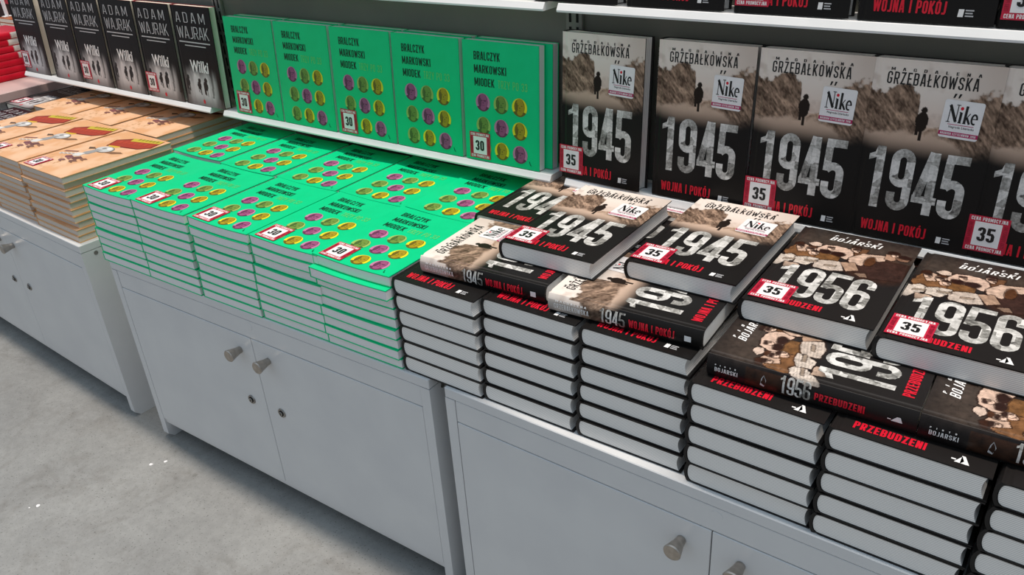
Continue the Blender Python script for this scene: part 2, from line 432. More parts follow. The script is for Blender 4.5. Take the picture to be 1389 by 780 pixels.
def art_ruins(u, t):
    """pale sky, brown ruins left and right, a road fading into black"""
    n1 = fbm(u*7+3, t*10, 1); n2 = fbm(u*22, t*36, 5, 5); n3 = fbm(u*60, t*90, 9, 3)
    c = np.zeros(u.shape+(3,))+np.array(lin('efe3d8'))
    c = mixc(c, lin('d9bfae'), sst(0.10, 0.42, t)*0.8)
    c = mixc(c, lin('a88c7a'), np.clip(sst(0.55, 1.0, u)*0.55+0.5*sst(0.55, 0.8, n1), 0, 1)*0.7*(t < 0.34))
    road = np.array(lin('cdb19c'))*(0.85+0.3*n1)[..., None]
    c = np.where((t > 0.34)[..., None], road, c)
    top = np.where(u < 0.44, 0.135+0.10*(n1-0.42)*2+0.25*sst(0.40, 0.47, u)+0.05*(n2-0.5), 0.35-0.21*sst(0.50, 0.86, u)+0.10*(n1-0.5)+0.07*(n2-0.5))
    top = np.where(u < 0, 0.235+0.10*(n1-0.5), top)
    bot = np.where(u < 0.5, 0.37+0.07*(0.4-u)+0.05*(n2-0.5), 0.37+0.12*sst(0.55, 1.0, u)+0.05*(n2-0.5))
    rub = sst(-0.008, 0.012, t-top)*(1-sst(-0.012, 0.02, t-bot))
    q1 = fbm((u*0.8+t)*9, (t*1.4-u)*34, 13, 4); q2 = fbm(u*13, t*17, 17, 3); q3 = fbm((u-t)*70, (t+u)*38, 19, 2)
    k = np.clip(0.10+0.75*q1+0.55*(q2-0.4)+0.45*(q3-0.5), 0.05, 1.1)
    rc = np.array(lin('35241a'))+(np.array(lin('d2b096'))-np.array(lin('35241a')))*(np.clip(k*1.1-0.06, 0, 1)**1.8)[..., None]
    c = c*(1-rub[..., None])+rc*rub[..., None]
    man = (((u-0.465+0.02*(n2-0.5))/0.048)**2+((t-0.315)/0.055)**2 < 1) | (((u-0.47)/0.024)**2+((t-0.252)/0.018)**2 < 1)
    man |= (np.abs(u-0.468) < 0.014) & (t > 0.34) & (t < 0.415)
    man |= (np.abs(u-0.44) < 0.012) & (t > 0.33) & (t < 0.385)
    c = np.where(man[..., None], np.array(lin('241a14')), c)
    edge = np.clip(np.abs(u-0.5)*2-0.55, 0, 1)
    fade = sst(0.385-0.06*edge, 0.515-0.07*edge, t+0.02*(n1-0.5))
    fade = np.where(u < 0, sst(0.33, 0.43, t), fade)
    c = np.where((u < -0.03)[..., None], c*0.62, c)
    return mixc(c, lin('191716'), fade)

def art_crowd(u, t):
    """dark night with people reading newspapers"""
    n1 = fbm(u*6, t*9, 21); n2 = fbm(u*26, t*40, 25, 4); n3 = fbm(u*70, t*120, 28, 2)
    c = np.zeros(u.shape+(3,))+np.array(lin('1d1a1a'))
    c = mixc(c, lin('55483f'), np.clip(1-np.abs(t-0.16)/0.22, 0, 1)*(0.35+0.7*n1)*sst(-0.05, 0.12, u))
    c = mixc(c, lin('5a3522'), np.clip(1-((u-0.8)/0.28)**2-((t-0.38)/0.2)**2, 0, 1)*0.8*n1*1.5)
    def put(poly, col, tex=0.35, lines=False):
        nonlocal c
        uu, tt = u+0.016*(n2-0.5), t+0.012*(n2-0.5)
        mx = sum(p[0] for p in poly)/len(poly); my = sum(p[1] for p in poly)/len(poly)
        k = inpoly(uu, tt, [(mx+(x-mx)*1.05+(0.006 if x > mx else -0.006), my+(y-my)*1.05+(0.005 if y > my else -0.005)) for x, y in poly])
        c = np.where(k[..., None], c*0.25+np.array(lin('2a1810'))*0.75, c)
        k = inpoly(uu, tt, poly)
        sh = 1+tex*(n2*2-1)
        if lines: sh = sh*np.where((np.sin(t*380+u*60) > 0.2) & (n3 > 0.35), 0.72, 1.0)
        c = np.where(k[..., None], np.array(lin(col))*sh[..., None], c)
    def blob(cx, cy, rx, ry, col, tex=0.35): put(ell(cx, cy, rx, ry, 18), col, tex)
    if True:
        put([(0.55, 0.17), (0.64, 0.16), (0.62, 0.30), (0.50, 0.33), (0.46, 0.24)], '6b4a33', 0.5)
        put([(0.62, 0.28), (0.98, 0.26), (1.0, 0.46), (0.74, 0.50), (0.60, 0.43)], '3a2620', 0.6)
        put([(0.52, 0.30), (0.62, 0.22), (0.80, 0.19), (0.80, 0.26), (0.70, 0.30), (0.66, 0.37), (0.56, 0.36)], 'c9ab97', 0.4)
        put([(0.78, 0.17), (0.86, 0.13), (0.90, 0.18), (0.84, 0.24), (0.79, 0.23)], 'b28d76', 0.4)
        blob(0.83, 0.14, 0.045, 0.022, '2c1b15'); blob(0.915, 0.19, 0.05, 0.03, '8e6b57'); blob(0.925, 0.17, 0.05, 0.02, '2a1914')
        put([(0.05, 0.30), (0.10, 0.24), (0.20, 0.25), (0.28, 0.30), (0.30, 0.40), (0.10, 0.43), (0.03, 0.38)], '7e5738', 0.5)
        put([(0.25, 0.27), (0.30, 0.20), (0.40, 0.185), (0.52, 0.20), (0.55, 0.26), (0.52, 0.33), (0.40, 0.30), (0.30, 0.32)], 'd8b8a4', 0.22)
        put([(0.30, 0.29), (0.38, 0.31), (0.46, 0.30), (0.48, 0.38), (0.34, 0.42), (0.29, 0.38)], '74502f', 0.5)
        blob(0.335, 0.285, 0.050, 0.026, '2b1610'); blob(0.44, 0.285, 0.055, 0.028, '2b1610')
        put([(0.16, 0.215), (0.20, 0.185), (0.26, 0.19), (0.27, 0.22), (0.22, 0.245)], 'dcc2b0', 0.25)
        put([(0.08, 0.265), (0.13, 0.235), (0.18, 0.25), (0.19, 0.33), (0.13, 0.34)], 'd4b29b', 0.35); blob(0.10, 0.245, 0.04, 0.022, '3a2116')
        blob(0.215, 0.285, 0.04, 0.03, 'd9b8a3', 0.3); blob(0.25, 0.33, 0.03, 0.03, 'd0ac95', 0.3); blob(0.22, 0.255, 0.035, 0.013, '4a2c1c')
        blob(0.545, 0.185, 0.035, 0.03, 'd0ad98', 0.3); blob(0.54, 0.155, 0.035, 0.013, '2f1c15')
        blob(0.70, 0.30, 0.04, 0.06, '573621', 0.5)
        put([(-0.02, 0.50), (0.02, 0.42), (0.10, 0.39), (0.17, 0.42), (0.15, 0.47), (0.07, 0.53), (0.0, 0.56)], 'dccdbf', 0.18, True)
        put([(0.15, 0.42), (0.22, 0.39), (0.33, 0.39), (0.32, 0.43), (0.27, 0.49), (0.17, 0.49)], 'd8c9bb', 0.15, True)
        put([(0.31, 0.425), (0.38, 0.385), (0.50, 0.375), (0.56, 0.47), (0.47, 0.50), (0.33, 0.50)], 'cdbcae', 0.15, True)
        put([(0.50, 0.38), (0.60, 0.35), (0.66, 0.43), (0.58, 0.47)], 'a98a74', 0.4)
        put([(0.10, 0.50), (0.22, 0.50), (0.24, 0.56), (0.13, 0.60)], 'b99f8c', 0.3)
        for x, y, q in ((0.12, 0.285, 1), (0.215, 0.30, 1), (0.27, 0.325, 1), (0.36, 0.235, 0), (0.555, 0.20, 1), (0.845, 0.165, 1)):
            blob(x, y, 0.026, 0.021, 'e0bfa9', 0.3); blob(x-0.004, y-0.017, 0.029, 0.010, '33201a'); blob(x+0.012, y+0.004, 0.005, 0.003, '4a2c20')
        for x, y in ((0.07, 0.455), (0.24, 0.43), (0.40, 0.44)): put([(x, y), (x+0.09, y-0.012), (x+0.085, y+0.004), (x, y+0.015)], '9a8877', 0.2)
        put([(0.64, 0.47), (0.72, 0.45), (0.75, 0.49), (0.70, 0.50)], '8d7361', 0.4)
    n4 = fbm(u*34+t*12, t*46-u*10, 33, 3); n5 = fbm(u*18, t*27, 37, 3)
    c = c*(0.62+0.7*n4)[..., None]
    crease = (np.abs(n5-0.5) < 0.010) & (t < 0.60)
    c = np.where(crease[..., None], c*0.6, c)
    sp = u < 0
    c = np.where((sp & (t > 0.20) & (t < 0.45))[..., None], c*0.6+np.array(lin('4a2d1c'))*(n2*0.8)[..., None], c)
    fade = sst(0.50, 0.60, t+0.03*(n1-0.5))
    fade = np.maximum(fade, 1-sst(-0.02, 0.06, u)*1.0) if False else fade
    return mixc(c, lin('201d1c'), fade)

def art_wood(u, t):
    """black winter wood with wolves in a misty clearing"""
    n1 = fbm(u*14, t*4, 41); n2 = fbm(u*9, t*14, 45)
    c = np.zeros(u.shape+(3,))+np.array(lin('0a0a0c'))
    mist = sst(0.58, 0.78, t+0.10*(n1-0.5))*np.clip(1.25-((u-0.50)/0.40)**2, 0, 1)
    c = mixc(c, lin('d6d3d2'), np.clip(mist*1.5*(0.35+0.8*n1), 0, 1))
    c = mixc(c, lin('5b5757'), sst(0.86, 1.0, t)*0.7)
    trees = (np.sin(u*40+n1*5) > 0.45) & (np.abs(u-0.5) > 0.24) & (t > 0.40) & (t < 0.90)
    c = np.where(trees[..., None], c*0.35, c)
    for cx, cy, z in ((0.44, 0.79, 1.0), (0.60, 0.79, 1.15), (0.15, 0.77, 1.0)):
        k = (((u-cx)/(0.050*z))**2+((t-cy)/(0.045*z))**2 < 0.75+0.5*n2) | (((u-cx-0.02)/(0.035*z))**2+((t-cy+0.05*z)/(0.025*z))**2 < 1)
        for q in (-0.032, -0.008, 0.026): k |= (np.abs(u-cx-q*z) < 0.010*z) & (t > cy) & (t < cy+0.085*z+0.4*q)
        c = np.where(k[..., None], np.array(lin('242223'))*(0.7+0.8*n2)[..., None], c)
    return c

def art_album(u, t):
    """orange album cover: faded yellow-orange ground with brown scribble"""
    n1 = fbm(u*5, t*6, 61); n2 = fbm(u*26, t*30, 65)
    c = np.zeros(u.shape+(3,))+np.array(lin('e0a97a'))
    c = mixc(c, lin('eabf9a'), sst(0.35, 0.7, n1))
    c = mixc(c, lin('b98552'), sst(0.55, 0.75, n2)*np.clip(1-((u-0.30)/0.34)**2-((t-0.80)/0.22)**2, 0, 1))
    return c

# ------------------------------------------------------------------ things
USED = {}
def tag(o, label, cat, group=None, kind=None):
    o['label'] = label; o['category'] = cat
    if group: o['group'] = group
    if kind: o['kind'] = kind
    return o
def thing(name, label, cat, loc=(0, 0, 0), rotz=0.0, group=None):
    o = bpy.data.objects.new(name, None); o.empty_display_size = 0.05
    COL.objects.link(o); o.location = loc; o.rotation_euler = (0, 0, rotz)
    return tag(o, label, cat, group)

# ------------------------------------------------------------------ the setting
def structure(name, mb):
    o = mb.build(name); o['kind'] = 'structure'; return o
m = MB(); m.box(-5.5, -4.5, -0.05, 5.0, 3.5, 0.0, 'concrete')
def fleck(x, y, r, mat, k):   # flecks of paint and rust stains on the concrete
    pts = [(x+r*(0.6+0.5*((i*k*7) % 5)/5)*math.cos(i*0.9), y+r*(0.5+0.5*((i*k*3) % 4)/4)*math.sin(i*0.9), 0.0004) for i in range(7)]
    m.add(pts, [list(range(7))], mat)
for x, y, r, mt_, k in ((0.082, -0.075, 0.005, 'label_white', 1), (0.063, -0.098, 0.006, 'label_white', 2), (-0.02, -0.30, 0.006, 'label_white', 3), (-0.03, -0.313, 0.003, 'label_white', 4),
                        (0.175, -0.066, 0.007, 'upright', 2), (0.148, -0.095, 0.006, 'upright', 3), (-0.22, -0.125, 0.004, 'upright', 1)):
    fleck(x, y, r, mt_, k)
structure('floor', m)
m = MB(); m.box(-0.985, 0.408, 0.60, 2.35, 0.50, 1.6, 'panel'); m.box(-0.985, 0.486, 0.0, 2.35, 0.50, 0.60, 'panel'); structure('wall_back', m)
m = MB(); m.box(-3.2, 1.20, 0.0, -0.985, 1.24, 1.6, 'brown_panel'); structure('wall_left', m)

W, H, DI, DT = 0.8294, 0.4371, 0.0178, 0.0555
D = 0.47
def cyl(mb, c, axis, r0, r1, L_, mat, n=20, cap=True):
    """frustum along -y (axis 'y') or +x (axis 'x') from c"""
    A = []
    for k, (r, l) in enumerate(((r0, 0), (r1, L_))):
        for i in range(n):
            a = 2*math.pi*i/n
            if axis == 'y': A.append((c[0]+r*math.cos(a), c[1]-l, c[2]+r*math.sin(a)))
            else: A.append((c[0]+l, c[1]+r*math.cos(a), c[2]+r*math.sin(a)))
    Fc = [(i, (i+1) % n, n+(i+1) % n, n+i) for i in range(n)]
    mb.add(A, Fc, mat, smooth=True)
    if cap:
        mb.add(A[n:], [list(range(n))], mat); mb.add(A[:n], [list(range(n))[::-1]], mat)

def cabinet(label, loc, rz, seam=None, cap_x=None):
    t = thing('storage_cabinet', label, 'cabinet', loc, rz, 'white two-door cabinets under the books')
    tb = 0.0172; b = MB()
    for x0 in (0.0, W-DI):
        x1 = x0+DI   # side panel with a chamfered front foot
        prof = [(0.012, 0.0), (0.0, 0.012), (0.0, H-tb-0.0006), (D, H-tb-0.0006), (D, 0.0), (D-0.10, 0.0), (D-0.10, 0.028), (0.055, 0.028), (0.055, 0.0)]
        n = len(prof)
        P = [(x0, y, z) for y, z in prof]+[(x1, y, z) for y, z in prof]
        b.add(P, [(i, (i+1) % n, n+(i+1) % n, n+i) for i in range(n)]+[(0, 1, 2, 7, 8), (2, 3, 6, 7), (3, 4, 5, 6), (n+0, n+8, n+7, n+2, n+1), (n+2, n+7, n+6, n+3), (n+3, n+6, n+5, n+4)], 'white_lacquer')
    b.box(0, 0, H-tb, W, D, H, 'white_lacquer', 0.0012)
    b.box(DI, 0.022, 0.056, W-DI, D-0.004, 0.072, 'white_lacquer')
    b.box(DI, D-0.012, 0.05, W-DI, D-0.002, H-tb-0.001, 'white_lacquer')
    b.box(DI+0.0006, 0.0008, H-DT+0.0008, W-DI-0.0006, 0.018, H-tb-0.0008, 'white_lacquer', 0.0006)
    cyl(b, (W, 0.030, H-0.026), 'x', 0.0045, 0.0045, 0.0006, 'lock_metal')
    cyl(b, (W/2+0.004, 0.0008, H-0.030), 'y', 0.0075, 0.0075, 0.0004, 'white_lacquer')
    b.build('carcass', t)
    r = MB()    # plinth rail: its lower edge slants back
    P = [(x, y, z) for x in (DI, W-DI) for y, z in ((0.0035, 0.0548), (0.0035, 0.044), (0.014, 0.028), (0.030, 0.028), (0.030, 0.0548))]
    r.add(P, [(0, 1, 6, 5), (1, 2, 7, 6), (2, 3, 8, 7), (3, 4, 9, 8), (4, 0, 5, 9), (0, 4, 3, 2, 1), (5, 6, 7, 8, 9)], 'white_lacquer')
    r.build('plinth_rail', t)
    mid = W/2
    for s in (-1, 1):
        dmb = MB()
        xa, xb = (DI+0.0010, mid-0.0008) if s < 0 else (mid+0.0008, W-DI-0.0010)
        dmb.box(xa, 0.0, 0.0562, xb, 0.018, H-DT-0.0004, 'white_lacquer', 0.0007)
        d = dmb.build('door', t)
        k = MB(); x = mid+s*0.0382; z = 0.3477
        cyl(k, (x, 0.0, z), 'y', 0.0062, 0.0072, 0.008, 'nickel', 24)
        cyl(k, (x, -0.008, z), 'y', 0.0072, 0.0118, 0.018, 'nickel', 24)
        cyl(k, (x, -0.026, z), 'y', 0.0118, 0.0106, 0.0016, 'nickel', 24)
        k.build('knob', d)
        k = MB(); x = mid+s*0.0416; z = 0.2364
        cyl(k, (x, 0.0, z), 'y', 0.0095, 0.0088, 0.0022, 'lock_metal', 24)
        cyl(k, (x, -0.0022, z), 'y', 0.0060, 0.0056, 0.0012, 'dark', 20)
        cyl(k, (x, -0.0034, z), 'y', 0.0044, 0.0042, 0.0012, 'lock_metal', 20)
        k.box(x-0.0005, -0.0050, z-0.0026, x+0.0005, -0.0046, z+0.0026, 'dark')
        k.build('lock', d)
    return t
GR = 0.0274; GY = -0.0223
cabinet('white cabinet under the green paperbacks, both steel knobs and locks in view', (0, GY, 0), GR)
cabinet('white cabinet under the black hardcovers on the right of the narrow gap', (0.8599, 0, 0), 0.0)
lr = -0.0327
cabinet('white cabinet under the orange albums at the left', (-0.1241-W*math.cos(lr), -0.0183-W*math.sin(lr), 0), lr)

# shelf boards, uprights
def shelf(x0, x1, z, label):
    b = MB()    # sheet with a sloping front lip
    pr_ = [(0.3465, z-0.0118), (0.3462, z-0.0090), (0.3512, z-0.0006), (0.3522, z), (0.4068, z), (0.4068, z-0.0118)]
    P = [(x, y, q) for x in (x0, x1) for y, q in pr_]
    b.add(P, [(i, (i+1) % 6, 6+(i+1) % 6, 6+i) for i in range(6)]+[(0, 1, 2, 3, 4, 5), (11, 10, 9, 8, 7, 6)], 'white_metal')
    o = b.build('shelf_board'); tag(o, label, 'shelf', 'thin white shelf boards')
ZS = 0.6338
shelf(-0.985, -0.110, ZS, 'thin white shelf board under the standing black wolf books')
shelf(-0.062, 0.818, ZS, 'thin white shelf board under the standing green paperbacks')
shelf(0.846, 1.72, ZS, 'thin white shelf board under the full row of standing ruined-street books')
shelf(-0.062, 0.818, 0.9066, 'empty white shelf board end at the top edge, above the green books')
shelf(0.842, 1.72, 0.9066, 'upper white shelf board with ruined-street books cut by the picture top')
def upright(x, label):
    b = MB()
    b.box(x, 0.4005, 0.60, x+0.030, 0.4076, 1.58, 'upright', 0.001)
    for dx in (0.0065, 0.0195):
        for k in range(37):
            z = 0.62+0.025*k
            b.box(x+dx, 0.3998, z, x+dx+0.004, 0.4008, z+0.018, 'dark')
    o = b.build('shelf_upright'); tag(o, label, 'upright', 'slotted grey uprights')
upright(0.822, 'slotted grey upright between the green and the ruined-street bays')
upright(-0.092, 'slotted grey upright between the wolf and the green bays')

# ------------------------------------------------------------------ stickers
def price_sticker(parent, num, fn, x0, y0, w=0.0445, h=0.0455):
    b = MB(); z = 0.0011
    P = rectp(x0, y0, x0+w, y0+h)
    b.poly(fn, P, 'label_red', z)
    ix0, iy0, ix1, iy1 = x0+0.17*w, y0+0.165*h, x0+0.83*w, y0+0.835*h
    b.poly(fn, rectp(ix0, iy0, ix1, iy1), 'label_white', z+0.0001)
    for i in (0, 1):
        yy = y0+0.035*h if i == 0 else y0+0.865*h
        ctext(b, fn, 'CENA PROMOCYJNA', x0+0.06*w, yy, x0+0.94*w, yy+0.10*h, 'white_ink', z+0.0002, 0.36, 0.3)
    for sx in (0.03, 0.87):
        f2 = lambda a, c, l, sx=sx: fn(x0+sx*w+c, y0+a, l)
        ctext(b, f2, 'CENA PROMOCYJNA', 0.20*h, 0.0, 0.80*h, 0.10*w, 'label_dark_red', z+0.0002, 0.36, 0.3)
    ctext(b, fn, num, x0+0.28*w, y0+0.30*h, x0+0.70*w, y0+0.69*h, 'black_ink', z+0.0003, 0.42, 0.18)
    o = b.build('price_sticker', parent); o['label'] = 'red framed white price sticker reading '+num
    return o
def award_sticker(parent, fn, w, d):
    b = MB(); sw, sh = 0.289*w, 0.197*d
    cx, cy = 0.75*w, (1-0.281)*d; a = -0.035
    f = lambda x, y, l: fn(cx+(x-0.5)*sw*math.cos(a)-(y-0.5)*sh*math.sin(a), cy+(x-0.5)*sw*math.sin(a)+(y-0.5)*sh*math.cos(a), l)
    z = 0.0005
    R = 0.06
    P = []
    for qx, qy, a0 in ((1-R, 1-R, 0), (R, 1-R, 90), (R, R, 180), (1-R, R, 270)): P += arc(qx, qy, R, R, a0, a0+90, 4)
    b.poly(f, P, 'label_white', z)
    b.poly(f, rectp(0.0, 0.06, 1.0, 0.17), 'magenta', z+0.0001)
    ctext(b, f, 'NAGRODA CZYTELNIKÓW 2016', 0.05, 0.085, 0.95, 0.145, 'white_ink', z+0.0002, 0.34, 0.3)
    text(b, f, 'Nagroda Literacka', 0.22, 0.25, 0.86, 0.33, 'black_ink', z+0.0002)
    b.poly(f, rectp(0.18, 0.355, 0.84, 0.370), 'magenta', z+0.0002)
    # the award name in narrow serif letters
    K = 'black_ink'; z2 = z+0.0002
    def S(path, wd, mat=K, cl=False):
        P, Fc = stroke(path, wd, cl); b.flat(f, P, Fc, mat, z2)
    y0, y1, ym = 0.42, 0.88, 0.70
    S([(0.17, y0), (0.17, y1)], 0.022); S([(0.16, y1-0.02), (0.36, y0+0.02)], 0.075); S([(0.36, y0), (0.36, y1)], 0.022)
    for x in (0.17, 0.36): S([(x-0.05, y1 if x > 0.3 else y0), (x+0.05, y1 if x > 0.3 else y0)], 0.02)
    S([(0.46, y0), (0.46, ym)], 0.065); S([(0.415, y0+0.005), (0.505, y0+0.005)], 0.02); S([(0.415, ym), (0.46, ym)], 0.02)
    b.poly(f, ell(0.46, 0.80, 0.042, 0.045, 14), 'red_ink', z2)
    S([(0.58, y0), (0.58, y1)], 0.065); S([(0.60, 0.55), (0.69, ym)], 0.022); S([(0.62, 0.58), (0.71, y0)], 0.055); S([(0.535, y0+0.005), (0.62, y0+0.005)], 0.02)
    S(arc(0.81, 0.56, 0.065, 0.125, 0, 300, 14), 0.045); S([(0.76, 0.57), (0.87, 0.57)], 0.022)
    o = b.build('award_sticker', parent); o['label'] = 'white prize sticker with a magenta band'
    return o

# ------------------------------------------------------------------ hardcover books
BT = 0.0017
def hard_profile(w, t):
    """outer outline of the case from the front board's fore-edge over the spine to the back board"""
    top = [(w, t), (0.0125, t), (0.0100, t-0.0010), (0.0078, t-0.0013), (0.0056, t-0.0006), (0.0042, t)]
    sp = []
    for i in range(1, 10):
        q = 1-2*i/10.0
        sp.append((0.0042*abs(q)**2.2, t/2+(t/2)*q))
    return top, sp
class Hard:
    pass
def hard_surface(w, d, t):
    """fn(x, y, lift) on the front board; sp(a, b, lift) on the spine (a along the height, b across 0..1)"""
    fn = lambda x, y, l: (x, y, t+l)
    def sp(a, b, l):
        q = 2*b-1
        return (0.0042*abs(q)**2.2-l, a, t/2+(t/2)*q)
    return fn, sp
def hardcover_cover(w, d, t, art, res, draw, back='black', head=None):
    b = MB()
    top, sp = hard_profile(w, t)
    path = top+sp
    nyy = int(d/res)
    xs = []
    for i in range(len(path)-1):
        (x0, z0), (x1, z1) = path[i], path[i+1]
        n = max(1, int(math.hypot(x1-x0, z1-z0)/res))
        for k in range(n): xs.append((x0+(x1-x0)*k/n, z0+(z1-z0)*k/n, 0 if i < len(top)-1 else 1))
    xs.append((*path[-1], 1))
    xs = np.array(xs)
    ys = np.linspace(0, d, nyy)
    X = np.repeat(xs[None, :, 0], nyy, 0); Z = np.repeat(xs[None, :, 1], nyy, 0); Y = np.repeat(ys[:, None], len(xs), 1)
    s = np.cumsum(np.r_[0, np.hypot(np.diff(xs[:, 0]), np.diff(xs[:, 1]))])
    u = (w-s)/w
    U = np.repeat(u[None, :], nyy, 0); T = 1-Y/d
    colr = art(U, T)
    b.grid(np.stack([X, Y, Z], -1), 'print', colr, True)
    # back board and inner faces
    q = lambda x, z: [(x, 0, z), (x, d, z)]
    back_path = [path[-1], (0.0042, 0.0), (0.0056, 0.0006), (0.0078, 0.0013), (0.0100, 0.0010), (0.0125, 0.0), (w, 0.0), (w, BT), (0.0120, BT), (0.0085, BT+0.0006)]
    isp = [(0.0085-0.0050*math.cos(math.pi/2*(-1+2*i/8.0)), t/2+(t/2-BT-0.0006)*math.sin(math.pi/2*(-1+2*i/8.0))) for i in range(9)]
    inner = back_path+isp+[(0.0085, t-BT-0.0006), (0.0120, t-BT), (w, t-BT), (w, t)]
    P = np.array([[(x, y, z) for x, z in inner] for y in (0, d)])
    b.grid(P, back)
    # the cut ends of the case at head and tail
    outer = [(w, t), (0.0125, t), (0.0100, t-0.0010), (0.0078, t-0.0013), (0.0056, t-0.0006), (0.0042, t)]+sp+back_path[1:7]
    inn = [(w, t-BT), (0.0120, t-BT), (0.0085, t-BT-0.0006)]+isp[::-1]+[(0.0085, BT+0.0006), (0.0120, BT), (w, BT)]
    for y in (0.0, d):
        def strip(A, B):
            n = len(A); m_ = len(B)
            def par(Lp):
                Lp = np.array(Lp); r = np.r_[0, np.cumsum(np.hypot(*np.diff(Lp, axis=0).T))]; return Lp, r/r[-1]
            A_, ra = par(A); B_, rb = par(B); k = np.linspace(0, 1, 60)
            PA = np.stack([np.interp(k, ra, A_[:, 0]), np.interp(k, ra, A_[:, 1])], 1); PB = np.stack([np.interp(k, rb, B_[:, 0]), np.interp(k, rb, B_[:, 1])], 1)
            G = np.array([[(x, y, z) for x, z in PA], [(x, y, z) for x, z in PB]]); b.grid(G, head if (head and y > 0) else back)
        strip(outer[:6], inn[:3]); strip(outer[5:16], inn[2:13]); strip(outer[15:], inn[12:])
    draw(b, *hard_surface(w, d, t))
    return b
def hardcover_pages(w, d, t, mat='pages'):
    b = MB(); zb, zt = BT+0.0001, t-BT-0.0001; i = 0.0012
    n = 12
    left = []; right = []
    for k in range(n+1):
        z = zb+(zt-zb)*k/n; s = 2*k/n-1
        left.append((0.0098-0.0056*math.sqrt(max(0, 1-s*s)), z)); right.append((w-0.0036-0.0030*(1-s*s), z))
    P = left+right[::-1]
    N = len(P)
    V = [(x, i, z) for x, z in P]+[(x, d-i, z) for x, z in P]
    F = [(k, (k+1) % N, N+(k+1) % N, N+k) for k in range(N)]
    for k in range(n):
        a, c = k, N-1-k
        F.append((a, a+1, c-1, c)); F.append((N+a, N+c, N+c-1, N+a+1))
    b.add(V, F, mat)
    return b

W4, D4, T4 = 0.1475, 0.228, 0.0262
W5, D5, T5 = 0.1495, 0.227, 0.0288
def logo_lines(b, fn, x, y, s):
    b.poly(fn, [(x, y), (x+0.5*s, y), (x+0.55*s, y+0.75*s), (x+0.05*s, y+0.75*s)], 'white_ink', 0.0003)
    for k in range(3):
        b.poly(fn, rectp(x+0.68*s, y+(0.05+0.27*k)*s, x+(1.45-0.1*(k == 1))*s, y+(0.18+0.27*k)*s), 'grey_ink', 0.0003)
def draw45(b, fn, sp):
    w, d = W4, D4
    Y = lambda t: (1-t)*d
    ctext(b, fn, 'MAGDALENA', 0.165*w, Y(0.060), 0.83*w, Y(0.044), 'black_ink', 0.0003, 0.34, 2.4)
    ctext(b, fn, 'GRZĘBAŁKOWSKA', 0.145*w, Y(0.130), 0.825*w, Y(0.066), 'black_ink', 0.0003, 0.3, 0.36)
    for k in (0, 1): b.poly(fn, [((0.66+0.035*k)*w, Y(0.172)), ((0.672+0.035*k)*w, Y(0.172)), ((0.685+0.035*k)*w, Y(0.150)), ((0.668+0.035*k)*w, Y(0.150))], 'black_ink', 0.0003)
    digits(b, fn, '1945', 0.09*w, Y(0.818), 0.885*w, Y(0.468), 'collage', 0.0003, 0.36, 0.09)
    ctext(b, fn, 'WOJNA I POKÓJ', 0.13*w, Y(0.955), 0.66*w, Y(0.893), 'red_ink', 0.0003, 0.38, 0.22)
    logo_lines(b, fn, 0.745*w, Y(0.962), 0.011)
    S = lambda a, c, l: sp(d-a*d, 1-(1-c), l)
    # spine: reads from head to tail, letters upright towards the front board
    ctext(b, S, 'MAGDALENA', 0.055, 0.66, 0.27, 0.76, 'white_ink', 0.0009, 0.3, 0.6)
    ctext(b, S, 'GRZĘBAŁKOWSKA', 0.045, 0.30, 0.285, 0.58, 'white_ink', 0.0009, 0.3, 0.36)
    digits(b, S, '1945', 0.355, 0.18, 0.525, 0.90, 'collage', 0.0009, 0.30, 0.10)
    ctext(b, S, 'WOJNA I POKÓJ', 0.55, 0.30, 0.835, 0.70, 'red_ink', 0.0009, 0.38, 0.22)
    b.poly(S, rectp(0.895, 0.34, 0.935, 0.62), 'white_ink', 0.0009)
